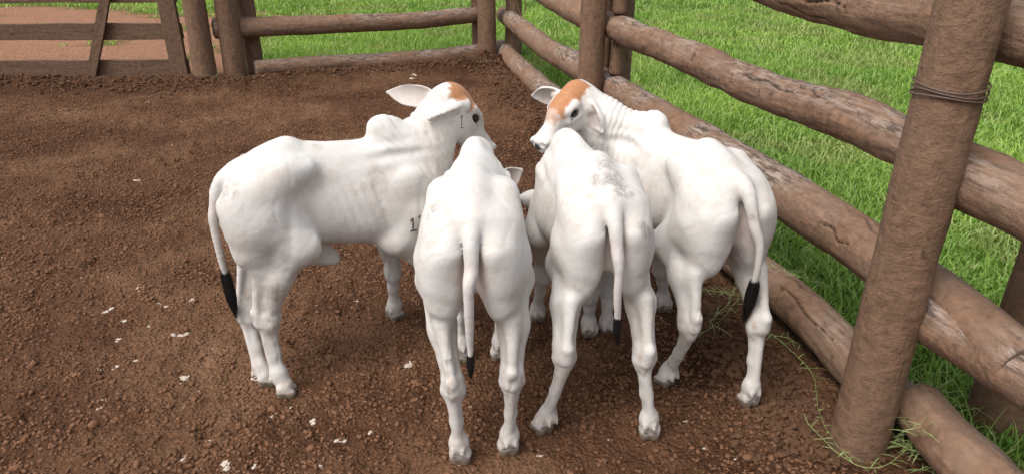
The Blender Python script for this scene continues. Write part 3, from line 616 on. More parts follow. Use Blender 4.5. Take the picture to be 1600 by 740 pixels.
# ------------------------------------------------------------------ logs
def smooth_path(pts,rs,step=.012):
    pts=np.array(pts,float); rs=np.array(rs,float); e=np.vstack([2*pts[0]-pts[1],pts,2*pts[-1]-pts[-2]]); re_=np.concatenate([[rs[0]],rs,[rs[-1]]]); P=[];R=[]
    for i in range(1,len(e)-2):
        L=np.linalg.norm(e[i+1]-e[i]); m=max(2,int(L/step)); t=np.linspace(0,1,m,endpoint=False)[:,None]; a,b,c,d=e[i-1],e[i],e[i+1],e[i+2]
        P.append(.5*((2*b)+(-a+c)*t+(2*a-5*b+4*c-d)*t*t+(-a+3*b-3*c+d)*t**3)); R.append(re_[i]+(re_[i+1]-re_[i])*t[:,0])
    P.append(pts[-1:]); R.append(rs[-1:]); return np.concatenate(P),np.concatenate(R)
def log(name,pts,rs,mat,parent,seed=0,lump=.10,groove=.035,n=52,cracks=3,flat=1.0,step=.012,sq=0,wear=1.0):
    P,R=smooth_path(pts,rs,step); m=len(P); T=np.gradient(P,axis=0); T/=np.linalg.norm(T,axis=1)[:,None]
    up=np.array([0,0,1.]) if abs(T[m//2][2])<.8 else np.array([0,1.,0]); Sx=np.cross(T,up); Sx/=np.linalg.norm(Sx,axis=1)[:,None]; Sz=np.cross(Sx,T)
    a=np.linspace(0,2*math.pi,n,endpoint=False); ca,sa=np.cos(a),np.sin(a)
    s=np.concatenate([[0],np.cumsum(np.linalg.norm(np.diff(P,axis=0),axis=1))]); Ls=s[-1]
    Gx=np.tile(ca,(m,1)); Gz=np.tile(sa,(m,1)); Gs=np.tile(s[:,None],(1,n)); rb=R.mean()
    q=np.stack([Gx*rb,Gz*rb,Gs*.20],-1).reshape(-1,3)+seed*3.7; q2=np.stack([Gx*rb,Gz*rb,Gs*.7],-1).reshape(-1,3)+seed*1.9
    d=(fbm(q2,7,seed,3)-.5)*2*lump+(fbm(q,24,seed+5,3)-.5)*2*groove+(np.abs(fbm(q,40,seed+9,2)-.5)*2)*-groove*.8+(fbm(q2,40,seed+3,2)-.5)*groove*.9
    d=d.reshape(m,n); crk=np.zeros((m,n)); r=np.random.default_rng(seed+100)
    for _ in range(cracks):
        s0=r.uniform(.05,.9)*Ls; Lc=r.uniform(.12,.5); a0=r.uniform(-.6,2.4) if wear else r.uniform(0,6.28); dr=r.uniform(-.5,.5)
        u=(Gs-s0)/Lc; da=np.angle(np.exp(1j*(np.tile(a,(m,1))-a0-dr*u-.10*np.sin(u*11+seed)))); wd=.06*np.clip(1-np.abs(u*2-1),0,1)**.5*(.06/rb)*1.1+1e-4
        c=np.exp(-(da/wd)**2)*((u>0)&(u<1)); crk=np.maximum(crk,c)
    if sq: # squared timber
        k=1/np.maximum(np.abs(ca),np.abs(sa)); d=d+ (np.minimum(k,1.32)-1)[None,:]*sq
    cap=np.clip(np.minimum(s,Ls-s)/(rb*.16),0,1); rr=(R*(.86+.14*np.sqrt(1-(1-cap)**2)))[:,None]*(1+d)-crk*rb*.17
    V_=P[:,None,:]+(Sx[:,None,:]*(Gx*rr)[...,None])+(Sz[:,None,:]*(Gz*rr*flat)[...,None]); V_=V_.reshape(-1,3)
    i=np.arange(m*n).reshape(m,n); j=np.roll(i,-1,axis=1); F=np.stack([i[:-1],i[1:],j[1:],j[:-1]],-1).reshape(-1,4)
    W=np.clip((Gz-.15)*1.6,0,1)*wear; W=W*sm(fbm(q2,3,seed+21,2),.38,.62).reshape(m,n); wear_c=np.stack([W.ravel(),crk.ravel(),np.zeros(m*n)],-1); Gq=q
    # end faces with a ring so that they read as sawn or broken wood
    extra=[];tri=[];eq=[];ew=[];ei=m*n
    for e,row in ((0,i[0]),(m-1,i[-1])):
        c=V_[row].mean(0); inner=c+(V_[row]-c)*.55+T[e]*(.008 if e else -.008)*r.random((n,1))*1.5; extra+=[inner,c[None]+T[e]*(.004 if e else -.004)]
        ii=np.arange(ei,ei+n); cc=ei+n; rj=np.roll(row,-1); ij=np.roll(ii,-1)
        qd=np.stack([row,rj,ij,ii],-1) if e==0 else np.stack([row,ii,ij,rj],-1); F=np.concatenate([F,qd]); tr=np.stack([ii,ij,np.full(n,cc)],-1) if e==0 else np.stack([ij,ii,np.full(n,cc)],-1); tri.append(tr)
        eq+=[q.reshape(m,n,3)[e]*.55,q.reshape(m,n,3)[e].mean(0)[None]]; ew+=[np.tile([.0,.18,0],(n,1)),[[0,.5,0]]]; ei+=n+1
    V_=np.concatenate([V_]+extra); Gq=np.concatenate([Gq]+eq); wear_c=np.concatenate([wear_c]+ew)
    o=fast_mesh(name,V_,[F,np.concatenate(tri)],mat,parent,colors={'wear':wear_c},vecs={'grain':Gq})
    return o
def post(name,x,y,r,h,mat,parent,seed,lean=(0,0),base=-.06,**kw):
    return log(name,[(x,y,base),(x+lean[0]*.4,y+lean[1]*.4,h*.5),(x+lean[0],y+lean[1],h)],[r*1.05,r,r*.95],mat,parent,seed,lump=kw.pop('lump',.05),groove=kw.pop('groove',.018),cracks=kw.pop('cracks',2),wear=kw.pop('wear',.0),**kw)
def board(name,a,b,w_,t_,mat,parent,seed,nrm):
    """sawn board from a to b, width w_ in the fence plane, thickness t_ along nrm"""
    a=np.array(a,float);b=np.array(b,float);nrm=np.array(nrm,float);nrm/=np.linalg.norm(nrm); d=b-a;L=np.linalg.norm(d);d/=L; u=np.cross(nrm,d);u/=np.linalg.norm(u)
    m=max(8,int(L/.03)); prof=[]; k=7; bev=.10
    ring=[(-1,-1+bev),(-1,1-bev),(-1+bev*t_/w_*2,1),(1-bev,1),(1,1-bev),(1,-1+bev),(1-bev,-1),(-1+bev,-1)]
    ring=[]
    for (x0,y0,x1,y1) in ((-1,-.8,-1,.8),(-.95,1,.95,1),(1,.8,1,-.8),(.95,-1,-.95,-1)):
        for t in np.linspace(0,1,5): ring.append((x0+(x1-x0)*t,y0+(y1-y0)*t))
    ring=np.array(ring); n=len(ring); s=np.linspace(0,L,m)
    Gs=np.tile(s[:,None],(1,n)); ru=np.tile(ring[:,0]*w_/2,(m,1)); rv=np.tile(ring[:,1]*t_/2,(m,1))
    q=np.stack([ru,rv,Gs*.10],-1).reshape(-1,3)+seed*2.3; dd=((fbm(q,22,seed,3)-.5)*.010).reshape(m,n); d2=((fbm(np.stack([ru,rv,Gs*.5],-1).reshape(-1,3)+seed,5,seed+1,2)-.5)*.016).reshape(m,n)
    ru=ru+(dd+d2)*np.sign(ru); rv=rv+dd*.6
    V_=(a+d*0)[None,None]+Gs[...,None]*d+ru[...,None]*u+rv[...,None]*nrm; V_=V_.reshape(-1,3)
    i=np.arange(m*n).reshape(m,n); j=np.roll(i,-1,axis=1); F=np.stack([i[:-1],j[:-1],j[1:],i[1:]],-1).reshape(-1,4)
    me=fast_mesh(name,np.concatenate([V_,V_[i[0]].mean(0)[None],V_[i[-1]].mean(0)[None]]),[F,np.concatenate([np.stack([np.roll(i[0],-1),i[0],np.full(n,m*n)],-1),np.stack([i[-1],np.roll(i[-1],-1),np.full(n,m*n+1)],-1)])],mat,parent,smooth=False,
        colors={'wear':np.zeros((m*n+2,3))},vecs={'grain':np.concatenate([q,q[:2]])})
    return me

# right hand fence: pairs of posts holding four rails between them
rf=empty('rail_fence',(P0[0],P0[1],0)); ry=0
tag(rf,'brown round log fence running along the right of the pen, ending at the corner post','fence')
def W(o): # parts are built in world space; hang them under the empty without moving them
    for ch in COL.objects:
        if ch.parent is o and not ch.get('_fixed'):
            ch.matrix_parent_inverse=o.matrix_basis.inverted(); ch['_fixed']=1
    for ch in COL.objects:
        if '_fixed' in ch: del ch['_fixed']
post('post',1.142,1.850,.084,2.05,M_POST,rf,11,n=96,step=.006,lump=.06,groove=.014,cracks=4)
post('post',P0[0]+FN[0]*.40+.12,P0[1]+FN[1]*.4+.03,.09,2.0,M_POST,rf,12)
post('post',.540,4.90,.086,2.0,M_POST,rf,13,n=60)
post('post',.785,5.20,.075,1.95,M_POST,rf,14)
post('post',.675,5.24,.040,2.0,M_POST,rf,15)
post('post',-.290,8.42,.104,2.0,M_POST,rf,16)
post('post',.02,8.62,.095,2.0,M_POST,rf,17)
post('post',-.40,8.58,.07,1.9,M_POST,rf,18)
F_=lambda s,off,z: (P0[0]+FD[0]*s+FN[0]*off, P0[1]+FD[1]*s+FN[1]*off, z)
log('rail',[(.668,5.10,.862),(.78,4.55,.862),(.905,3.92,.880),(1.04,3.22,.884),(1.14,2.73,.905),(1.20,2.44,.922),(1.255,2.19,.912),(1.33,1.82,.91),(1.36,1.55,.90)],[.085,.088,.084,.080,.078,.082,.078,.074,.07],M_RAIL,rf,21,n=100,cracks=9,lump=.14,groove=.05,step=.008)
log('rail',[(.690,5.02,.455),(.80,4.45,.46),(.922,3.83,.482),(1.065,3.12,.508),(1.167,2.61,.515),(1.238,2.26,.512),(1.31,1.88,.50),(1.35,1.55,.49)],[.092,.098,.100,.098,.098,.096,.094,.09],M_RAIL,rf,22,n=90,cracks=4,lump=.07,groove=.022,step=.008)
log('rail',[(.70,4.85,.10),(.82,4.2,.085),(.98,3.45,.09),(1.045,3.10,.085),(1.130,2.70,.118),(1.19,2.40,.120),(1.25,2.10,.10),(1.30,1.9,.09)],[.085,.088,.085,.085,.085,.085,.085,.08],M_RAIL,rf,23,n=80,cracks=4,lump=.10,groove=.03,step=.008)
log('rail',[(.70,5.0,1.34),(.86,4.2,1.335),(1.03,3.285,1.318),(1.12,2.847,1.303),(1.194,2.475,1.296),(1.26,2.2,1.30),(1.34,1.8,1.30),(1.36,1.6,1.30)],[.085,.085,.09,.095,.095,.085,.08,.08],M_RAIL,rf,24,n=90,cracks=9,lump=.13,groove=.05,step=.008)
log('rail',[(-.10,9.0,.40),(.063,8.05,.413),(.313,6.82,.396),(.52,5.81,.432),(.66,5.15,.44)],[.10,.10,.10,.105,.10],M_RAIL,rf,25,cracks=5)
log('rail',[(-.14,8.85,.03),(.07,7.72,.03),(.26,6.83,.03),(.46,5.9,.04),(.60,5.1,.05)],[.105,.105,.11,.11,.10],M_RAIL,rf,26,cracks=3)
log('rail',[(.02,8.6,.86),(.295,6.907,.857),(.517,5.812,.841),(.66,5.2,.85)],[.08,.09,.095,.09],M_RAIL,rf,27,cracks=4)
# next bay, towards the camera
log('rail',[(1.235,1.93,.475),(1.40,1.35,.48),(1.60,.45,.49),(1.80,-.5,.5)],[.075,.08,.08,.08],M_RAIL,rf,28)
log('rail',[(1.325,1.90,.115),(1.37,1.55,.10),(1.50,.9,.09),(1.70,-.1,.09)],[.088,.09,.09,.085],M_RAIL,rf,29,n=70,lump=.16,groove=.05,step=.008)
log('rail',[(1.255,1.90,.90),(1.40,1.30,.90),(1.60,.4,.91),(1.80,-.5,.91)],[.075,.08,.08,.08],M_RAIL,rf,30)
for (z0,z1,x,y,s_) in ((.555,.775,.722,4.90,31),(.955,1.25,.722,4.90,32),(.185,.355,.722,4.84,33)):
    log('spacer_block',[(x-.01,y,z0),(x,y,z1)],[.052,.048],M_POST,rf,s_,n=36,wear=0)
# wire binding on the near post
wv=[];wf=[];K=9
for k in range(3):
    zc=1.155+k*.012; r0=.089
    for i in range(48):
        a=i/48*6.2832; c=np.array([1.142,1.850,zc+.006*math.sin(a*2+k)])
        for j in range(6):
            b=j/6*6.2832; rr=r0+.0028*math.cos(b); wv.append((c[0]+rr*math.cos(a),c[1]+rr*math.sin(a),c[2]+.0028*math.sin(b)))
    o0=k*288
    for i in range(48):
        for j in range(6): wf.append((o0+i*6+j,o0+((i+1)%48)*6+j,o0+((i+1)%48)*6+(j+1)%6,o0+i*6+(j+1)%6))
fast_mesh('wire_binding',np.array(wv),[np.array(wf)],M_WIRE,rf)
W(rf)
# back fence
bf=empty('rail_fence',(B1[0],B1[1],0)); tag(bf,'low two rail brown log fence crossing behind the calves, left post beside the gate','fence')
post('post',-2.80,7.24,.106,1.7,M_POST,bf,41,lean=(.04,0)); post('post',-2.69,7.52,.085,1.7,M_POST,bf,42,lean=(.0,0))
log('rail',[(-.33,8.56,.47),(-1.09,8.05,.463),(-1.98,7.62,.485),(-2.70,7.27+.08,.495),(-2.95,7.24,.50)],[.088,.092,.096,.10,.10],M_RAIL,bf,43,cracks=6,lump=.10)
log('rail',[(-.36,8.48,.06),(-1.1,8.02,.05),(-2.0,7.60,.085),(-2.62,7.30,.095)],[.085,.095,.085,.085],M_RAIL,bf,44,cracks=4,lump=.10)
log('rail',[(-.33,8.58,.93),(-1.5,7.98,.95),(-2.85,7.36,.95)],[.088,.09,.09],M_RAIL,bf,45)
W(bf)
# gate
gt=empty('wooden_gate',(-3.3,7.25,0)); tag(gt,'board gate with a slanting brace, standing closed at the far left','gate')
NB=(0,-1,0)
board('stile',(-3.345,7.21,.02),(-3.345,7.21,1.45),.165,.05,M_BOARD,gt,51,NB)
for z,w_,s_ in ((.105,.165,52),(.465,.155,53),(.815,.15,54),(1.17,.15,55)): board('rail',(-5.62,7.265,z-.005),(-3.27,7.265,z+.01),w_,.036,M_BOARD,gt,s_,NB)
board('stile',(-5.55,7.21,.02),(-5.55,7.21,1.45),.15,.05,M_BOARD,gt,56,NB)
board('brace',(-4.26,7.212,.01),(-3.66,7.208,1.42),.085,.04,M_BOARD,gt,57,NB)
W(gt)
gp=post('gate_post',-3.055,7.12,.105,1.75,M_POST,None,61,lean=(.03,.0)); tag(gp,'round brown post between the gate and the back fence','post')
lf=empty('rail_fence',(-5.85,7.2,0)); tag(lf,'log fence continuing left of the gate out of frame','fence')
post('post',-5.80,7.18,.115,1.7,M_POST,lf,62); log('rail',[(-5.75,7.30,.48),(-7,7.32,.47),(-9,7.3,.48)],[.085,.09,.09],M_RAIL,lf,63); log('rail',[(-5.75,7.30,.07),(-7,7.32,.08),(-9,7.3,.07)],[.085,.09,.09],M_RAIL,lf,64); log('rail',[(-5.75,7.30,.92),(-7,7.32,.93),(-9,7.3,.92)],[.085,.09,.09],M_RAIL,lf,65)
post('post',-8.2,7.18,.11,1.7,M_POST,lf,66)
W(lf)

# ------------------------------------------------------------------ grass beyond the fence
def blades(x,y,L,wd,seed=0,z0=None,spread=1.0,colmul=1.0):
    r=np.random.default_rng(seed); n=len(x); a=r.random(n)*6.2832; lean=(.25+.85*r.random(n))*spread; dx,dy=np.cos(a),np.sin(a); b=a+1.57+r.normal(0,.5,n); wx,wy=np.cos(b)*wd/2,np.sin(b)*wd/2
    z=ground_h(x,y)-.004 if z0 is None else z0
    P=np.zeros((n,7,3)); 
    for i,(t,wk) in enumerate(((0,1.),(.4,.95),(.75,.65))):
        hx=x+dx*L*lean*t**1.6*.8; hy=y+dy*L*lean*t**1.6*.8; hz=z+L*t*(1-.38*t*lean)
        P[:,2*i]=np.stack([hx-wx*wk,hy-wy*wk,hz],1); P[:,2*i+1]=np.stack([hx+wx*wk,hy+wy*wk,hz],1)
    P[:,6]=np.stack([x+dx*L*lean*.8,y+dy*L*lean*.8,z+L*(1-.38*lean)],1)
    o=(np.arange(n)*7)[:,None]; Q=np.concatenate([o+np.array([[0,1,3,2]]),o+np.array([[2,3,5,4]])]); T=o+np.array([[4,5,6]])
    h=r.random(n); pn=fbm(P3(x,y),1.1,91,3); k=np.clip(h*.6+pn*.9-.35,0,1)[:,None]
    c=np.array([.13,.255,.036])*(1-k)+np.array([.38,.54,.11])*k; straw=sm(fbm(P3(x,y),1.9,97,3),.56,.68)[:,None]*.55; c=c*(1-straw)+np.array([.30,.32,.12])*straw; dry=(r.random(n)<.07)[:,None]; c=np.where(dry,np.array([.42,.47,.20]),c); c=c*colmul
    C=np.repeat(c[:,None,:],7,1); 
    return P.reshape(-1,3),Q,T,C.reshape(-1,3)
def scatter(n,x0,x1,y0,y1,seed,dens=None):
    r=np.random.default_rng(seed); x=r.uniform(x0,x1,n); y=r.uniform(y0,y1,n); g_=grass_mask(x,y); cl=fbm(P3(x,y),5,95,2); k=(g_*(.35+1.1*cl)>r.random(n)*.85)
    # inside the view cone only
    dep=y*.907+.67; k&=(np.abs(x)/np.maximum(dep,.3)<1.15)
    return x[k],y[k]
VV=[];QQ=[];TT=[];CC=[];off=0
for (n,x0,x1,y0,y1,L0,L1,w_,sd_) in ((75000,.6,3.6,1.0,4.6,.030,.088,.0056,1),(90000,.2,5.2,4.4,8.2,.030,.085,.0076,2),(62000,-1.0,8.5,8.0,12.5,.04,.10,.011,3),(38000,-10,10,12,18,.05,.10,.017,4),(36000,-3.4,-.1,7.3,10.5,.05,.15,.008,5),(42000,-9,.3,9.0,15.5,.04,.10,.014,6),(30000,-13,15,17,30,.06,.12,.034,7),(42000,2.2,8.5,-1.5,8,.04,.10,.013,8)):
    x,y=scatter(n,x0,x1,y0,y1,sd_); r=np.random.default_rng(sd_+50); L=L0+(L1-L0)*r.random(len(x))**1.5; P,Q,T,C=blades(x,y,L,w_*(.6+.8*r.random(len(x))),sd_+20)
    VV.append(P);QQ.append(Q+off);TT.append(T+off);CC.append(C);off+=len(P)
for (n,x0,x1,y0,y1,w_,sd_) in ((5200,.6,3.8,1.0,4.6,.0034,71),(5200,.2,5.5,4.4,9,.0048,72),(4200,-1,9,9,15,.008,73),(1800,-8,0,7.5,15,.007,74)):
    x,y=scatter(n,x0,x1,y0,y1,sd_); r=np.random.default_rng(sd_+50); P,Q,T,C=blades(x,y,.09+.11*r.random(len(x)),w_*(.7+.6*r.random(len(x))),sd_+20,spread=1.35); C=C*.4+np.array([.36,.50,.16])*.6
    VV.append(P);QQ.append(Q+off);TT.append(T+off);CC.append(C);off+=len(P)
for (n,x0,x1,y0,y1,w_,sd_) in ((9000,.6,3.8,1.0,4.6,.012,81),(9000,.2,5.5,4.4,9,.016,82),(3500,-3.4,-.1,7.3,10.5,.016,83)):
    x,y=scatter(n,x0,x1,y0,y1,sd_); cl=fbm(P3(x,y),2.4,99,2)>.52; x,y=x[cl],y[cl]; r=np.random.default_rng(sd_+50); P,Q,T,C=blades(x,y,.028+.03*r.random(len(x)),w_*(.6+.6*r.random(len(x))),sd_+20,spread=1.5); C=C*np.array([.75,.95,.9])
    VV.append(P);QQ.append(Q+off);TT.append(T+off);CC.append(C);off+=len(P)
gr=fast_mesh('grass',np.concatenate(VV),[np.concatenate(QQ),np.concatenate(TT)],M_GRASS,colors={'gc':np.concatenate(CC)}); tag(gr,'bright green pasture grass growing beyond the fences','grass',kind='stuff')

rp=[(-.02,8.75,1.0),(.03,8.60,.80),(.06,8.52,.60),(.10,8.50,.47),(.15,8.50,.50),(.14,8.52,.70),(.10,8.62,1.0)]
RP,RR=smooth_path(rp,[.006]*7,.02); rv_=[];rf_=[]
for i,p in enumerate(RP):
    for j in range(6): a=j*1.0472; rv_.append(p+np.array([math.cos(a),math.sin(a)*.7,math.sin(a)*.7])*.006)
    if i: rf_+=[((i-1)*6+j,(i-1)*6+(j+1)%6,i*6+(j+1)%6,i*6+j) for j in range(6)]
tag(fast_mesh('cord',np.array(rv_),[np.array(rf_)],mat_plain('cord_fibre',(.22,.13,.07),.9,.2)),'thin brown cord hanging in a loop beside the far corner post','cord')

# runners and cut stems of grass lying inside the pen
def sprig(name,path,leaves,label,group,seed,r0=.0015,Ll=(.03,.07),colr=(.22,.30,.10)):
    r=np.random.default_rng(seed); P,R=smooth_path(path,[r0]*len(path),.012); P=P+np.stack([fbm(P*1.0,20,seed,2)-.5,fbm(P*1.0,20,seed+1,2)-.5,0*P[:,0]],1)*.012; m=len(P); Vs=[];Qs=[];Cs=[]
    for i in range(m):
        for j in range(5): a=j/5*6.28; Vs.append(P[i]+np.array([math.cos(a),math.sin(a)*.7,math.sin(a)])*r0*(1-.6*i/m)); Cs.append(np.array(colr)*(.8+.5*r.random())+np.array([.06,.03,0]))
    for i in range(m-1):
        for j in range(5): Qs.append((i*5+j,i*5+(j+1)%5,(i+1)*5+(j+1)%5,(i+1)*5+j))
    T=[]
    for k in range(leaves):
        i=int((k+.5)/leaves*(m-1)); b=P[i]; a=r.random()*6.28; L=r.uniform(*Ll); e=r.uniform(.05,.7); d=np.array([math.cos(a),math.sin(a),e]); d/=np.linalg.norm(d); wv=np.cross(d,[0,0,1]); wv/=np.linalg.norm(wv); wv*=r.uniform(.0011,.0022)
        o=len(Vs); c=np.array(colr)*(.7+.8*r.random())
        for t,wk in ((0,.6),(.35,1),(.7,.7)):
            q=b+d*L*t-np.array([0,0,1])*L*.35*t*t; Vs+= [q-wv*wk,q+wv*wk]; Cs+=[c,c]
        Vs.append(b+d*L-np.array([0,0,1])*L*.35); Cs.append(c); Qs+=[(o,o+1,o+3,o+2),(o+2,o+3,o+5,o+4)]; T.append((o+4,o+5,o+6))
    Vs=np.array(Vs); gz=ground_h(Vs[:,0],Vs[:,1]); low=Vs[:,2]<gz+.003; Vs[low,2]=gz[low]+.003
    o=fast_mesh(name,Vs,[np.array(Qs),np.array(T)],M_GRASS,colors={'gc':np.array(Cs)}); return tag(o,label,'grass stem',group)
def gp_(px,py,z=0):
    th=R_(24.9); d=np.array([(px-800)/1113,math.cos(th)-(py-370)/1113*-0 ,0.]); F=np.array([0,math.cos(th),-math.sin(th)]);U=np.array([0,math.sin(th),math.cos(th)]); v=np.array([(px-800),0,0])+F*1113-U*(py-370); t=(z-1.6)/v[2]; return tuple(np.array([0,0,1.6])+v*t)
G1='loose green grass stems lying in the pen'
SP=[('long pale grass runner curving over the soil towards the big post',[gp_(1205,520,.02),gp_(1245,555,.03),gp_(1272,590,.02),gp_(1280,640,.02),gp_(1305,690,.02),gp_(1345,722,.02)],22,(.02,.05)),
 ('grass runner bending round the foot of the big fence post',[gp_(1262,660,.02),gp_(1300,700,.03),gp_(1345,728,.02),gp_(1390,722,.03),gp_(1420,690,.04),gp_(1432,655,.08)],24,(.03,.07)),
 ('bunch of grass stems lying beside the rear leg of the right calf',[gp_(1092,524,.02),gp_(1125,500,.05),gp_(1150,470,.08),gp_(1160,440,.10)],16,(.04,.11)),
 ('yellowish grass stems rising between the rear legs of the right calf',[gp_(1110,500,.02),gp_(1140,470,.07),gp_(1152,432,.12)],14,(.05,.11)),
 ('short green leaves by the log under the right calf tail',[gp_(1090,450,.02),gp_(1120,455,.05),gp_(1160,462,.05)],18,(.05,.12)),
 ('grass leaves flattened beside the hoof track right of the right calf',[gp_(1195,520,.02),gp_(1230,528,.03),gp_(1255,540,.02)],12,(.03,.08)),
 ('thin grass stem hanging over the lowest log near the big post',[(1.10,2.70,.215),(1.13,2.60,.235),(1.19,2.55,.23),(1.26,2.55,.20)],14,(.04,.10)),
 ('feathery grass sprig leaning out in front of the foot of the big post',[gp_(1360,650,.10),gp_(1400,640,.11),gp_(1440,615,.13),gp_(1475,600,.14)],26,(.04,.10)),
 ('spreading grass sprig against the log end right of the big post',[gp_(1380,668,.02),gp_(1415,672,.05),gp_(1450,690,.06),gp_(1490,700,.05)],26,(.04,.11)),
 ('grass sprig standing upright at the right of the big post foot',[gp_(1425,700,.02),gp_(1435,680,.12),gp_(1442,665,.20),gp_(1450,650,.25)],20,(.05,.11)),
 ('small tuft of withered grass at the foot of the far corner post',[gp_(735,98,.02),gp_(755,96,.05),gp_(775,98,.04)],26,(.05,.12)),
 ('small tuft of grass between the gate post and the back fence post',[gp_(336,130,.0),gp_(339,122,.06),gp_(341,110,.13)],18,(.04,.10))]
SP+=[('leafy sprig curling low in front of the log end right of the big post',[gp_(1395,690,.02),gp_(1430,705,.04),gp_(1465,712,.05)],30,(.04,.10)),('sprig of narrow leaves pressed against the right side of the big post',[gp_(1400,640,.04),gp_(1418,620,.10),gp_(1440,590,.16)],30,(.05,.11)),('small sprig lying below the log end at the lower right',[gp_(1440,735,.02),gp_(1475,722,.04),gp_(1510,715,.05)],26,(.04,.10))]
for i,(lb,pth,nl_,Ll) in enumerate(SP): sprig('grass_stem',pth,nl_,lb,G1,200+i,Ll=Ll,colr=(.25,.32,.13) if i!=10 else (.24,.25,.15))

# ------------------------------------------------------------------ calves
def tuft(tail,parent,length,seed,mat,fat=1.):
    r=np.random.default_rng(seed); p=tail[-1]; d=tail[-1]-tail[-5]; d/=np.linalg.norm(d); n=2000; Vs=np.zeros((n,7,3)); ang=r.random(n)*6.28; rad=np.sqrt(r.random(n))*1.05
    L=length*(.45+.65*r.random(n)); s0=r.random(n)*.5*length-.02
    ex=np.stack([np.cos(ang),np.sin(ang),0*ang],1)
    for i,(t,wk) in enumerate(((0,1),(.35,1),(.7,.7))):
        sp=(.0085+.012*math.sin(math.pi*min(1,t*.8+.15)))*rad*fat; q=p+d*(s0+L*t*.75)[:,None]+ex*(sp*(1-.48*t))[:,None]+np.array([0,0,-1])*(L*t*.1)[:,None]; w_=np.stack([-np.sin(ang),np.cos(ang),0*ang],1)*.0007*wk; Vs[:,2*i]=q-w_;Vs[:,2*i+1]=q+w_
    Vs[:,6]=p+d*(s0+L*.8)[:,None]+ex*(rad*.004)[:,None]+np.array([0,0,-1])*(L*.12)[:,None]
    o_=(np.arange(n)*7)[:,None]; Q=np.concatenate([o_+np.array([[0,1,3,2]]),o_+np.array([[2,3,5,4]])]); T=o_+np.array([[4,5,6]])
    # solid core under the strands
    k=24; m=14; cv=[]; 
    for i in range(m):
        t=i/(m-1); rr=.003+.0095*fat*math.sin(math.pi*min(1,t*.85+.1))**.8*(1-t*.6)
        for j in range(k): a=j/k*6.28; cv.append(p+d*(t*length*.5-.012)+np.array([math.cos(a),math.sin(a),0])*rr*(1+.25*math.sin(a*5+t*9)))
    cv=np.array(cv); b=len(Vs)*7; CQ=np.array([(b+i*k+j,b+(i+1)*k+j,b+(i+1)*k+(j+1)%k,b+i*k+(j+1)%k) for i in range(m-1) for j in range(k)])
    return fast_mesh('tail_switch',np.concatenate([Vs.reshape(-1,3),cv]),[np.concatenate([Q,CQ]),T],mat,parent)
LABELS={'c1':'white calf standing side on at the left, tan patch on its raised head',
'c2':'white calf seen from behind, second from the left, its head lowered out of sight',
'c3':'white calf seen from behind in a wide stance, grey smudges over its tail root',
'c4':'white calf at the right with a tan forehead, head turned left over its neighbour'}
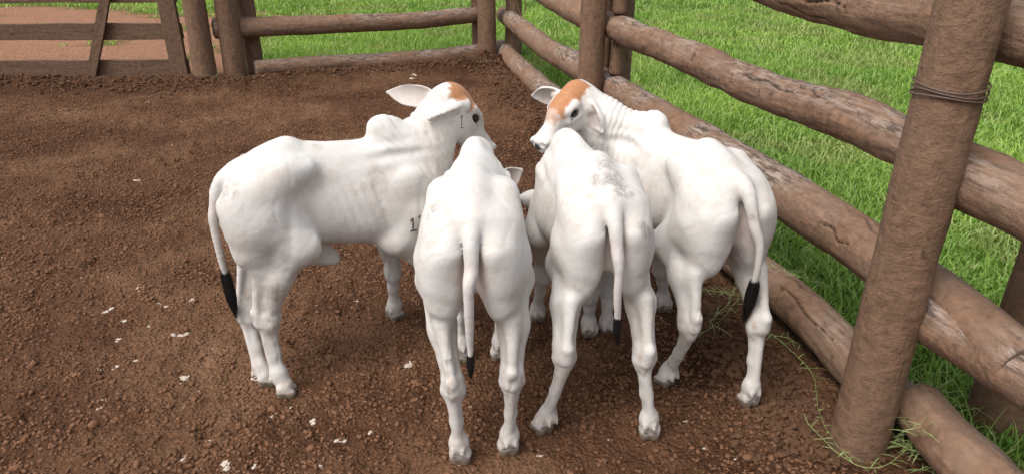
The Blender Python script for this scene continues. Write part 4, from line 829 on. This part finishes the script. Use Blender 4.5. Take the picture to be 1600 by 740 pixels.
def make_calf(key):
    o,yaw,c=POSES[key]; root=empty('calf',(o[0],o[1],0),yaw); tag(root,LABELS[key],'calf','young white humped calves huddled in the pen')
    P,Q,A,ex=calf_skin(c,.0045); z=np.zeros(len(P))
    body=fast_mesh('body',P,[Q],M_HIDE,root,colors={'ca':np.stack([A['tan'],A['ear'],A['nose']],1),'cb':np.stack([A['eye']*.9,A['hoof'],A['dirt']],1),'cc':np.stack([A['stain'],A['pink'],z],1)})
    H=ex['H']; M=ex['M']; hs=ex['hs']
    if key in ('c1','c4'):
        for s in (1,-1):
            bm=bmesh.new(); bmesh.ops.create_uvsphere(bm,u_segments=24,v_segments=16,radius=1); vv=np.array([v.co[:] for v in bm.verts]); me=bpy.data.meshes.new('eye')
            for v in bm.verts:
                q=H(.070,.0505*s,.003)+M@(np.array(v.co[:])*np.array([.0215,.0122,.0128])*hs); v.co=q
            bm.to_mesh(me); bm.free(); me.materials.append(M_EYE); me.polygons.foreach_set('use_smooth',[True]*len(me.polygons)); e=bpy.data.objects.new('eye',me); COL.objects.link(e); e.parent=root
            # lashes
            ls=[];lf_=[]
            for k in range(16):
                t=(k/15-.5)*1.7; b=H(.070+.0185*math.sin(t),.0620*s,.003+.0125*math.cos(t)); q=b+M@np.array([.006*math.sin(t)+.002,.010*s,.004])*hs; wv=M@np.array([.0006,0,0]); i=len(ls); ls+=[b-wv,b+wv,q]; lf_.append((i,i+1,i+2))
            fast_mesh('eyelashes',np.array(ls),[np.array(lf_)],M_HAIR,root)
    ln,ft_={'c1':(.14,1.15),'c2':(.060,.7),'c3':(.080,.8),'c4':(.135,1.25)}[key]
    tuft(ex['tail'],root,ln,5,M_HAIR,ft_)
    return root,P,Q,ex
for k in ('c1','c2','c3','c4'):
    root,P,Q,ex=make_calf(k)
    if k=='c1':
        bvh=BVHTree.FromPolygons([tuple(p) for p in P],[tuple(q) for q in Q.tolist()])
        yaw=POSES[k][1]; ca_,sa_=math.cos(yaw),math.sin(yaw); o=POSES[k][0]
        def loc(p): d=np.array(p)-[o[0],o[1],0]; return Vector((ca_*d[0]+sa_*d[1],-sa_*d[0]+ca_*d[1],d[2]))
        def hit(px,py):
            a=np.array([0,0,1.6]); b=np.array(gp_(px,py,0)); A_=loc(a); B_=loc(b); h=bvh.ray_cast(A_,(B_-A_).normalized()); return h
        def brand(strokes,r):
            Vs=[];Fs=[]
            for st in strokes:
                pts=[]
                for (a,b) in zip(st[:-1],st[1:]):
                    m=8
                    for t in range(m+1):
                        h=hit(a[0]+(b[0]-a[0])*t/m,a[1]+(b[1]-a[1])*t/m)
                        if h[0] is not None: pts.append((np.array(h[0]),np.array(h[1]),a[2]+(b[2]-a[2])*t/m))
                prev=None
                for i,(p,n_,w_) in enumerate(pts):
                    dd=(pts[min(i+1,len(pts)-1)][0]-pts[max(i-1,0)][0]); dd/=np.linalg.norm(dd)+1e-9; sd_=np.cross(n_,dd); sd_/=np.linalg.norm(sd_)+1e-9; j=len(Vs)
                    Vs+=[p-sd_*r*w_-n_*.0015,p-sd_*r*w_*.6+n_*.0012,p+sd_*r*w_*.6+n_*.0012,p+sd_*r*w_-n_*.0015]
                    if prev is not None: Fs+=[(prev+q,prev+q+1,j+q+1,j+q) for q in range(3)]
                    prev=j
            if Vs: fast_mesh('brand_mark',np.array(Vs),[np.array(Fs)],M_BRAND,root)
        brand([[(719.5,185,.9),(722,180,1.3),(721.7,184,.8),(721.2,191,1.1),(721.5,198,.8)],[(719,200,1.2),(724,200,1.0)]],.0019)
        brand([[(641,346,.8),(645,341,1.2),(645.5,358,1.3)],[(641,361,1.1),(651,359,1.2)],[(654,341,1.0),(655.5,338,1.5),(656,336,1.0)]],.0035)
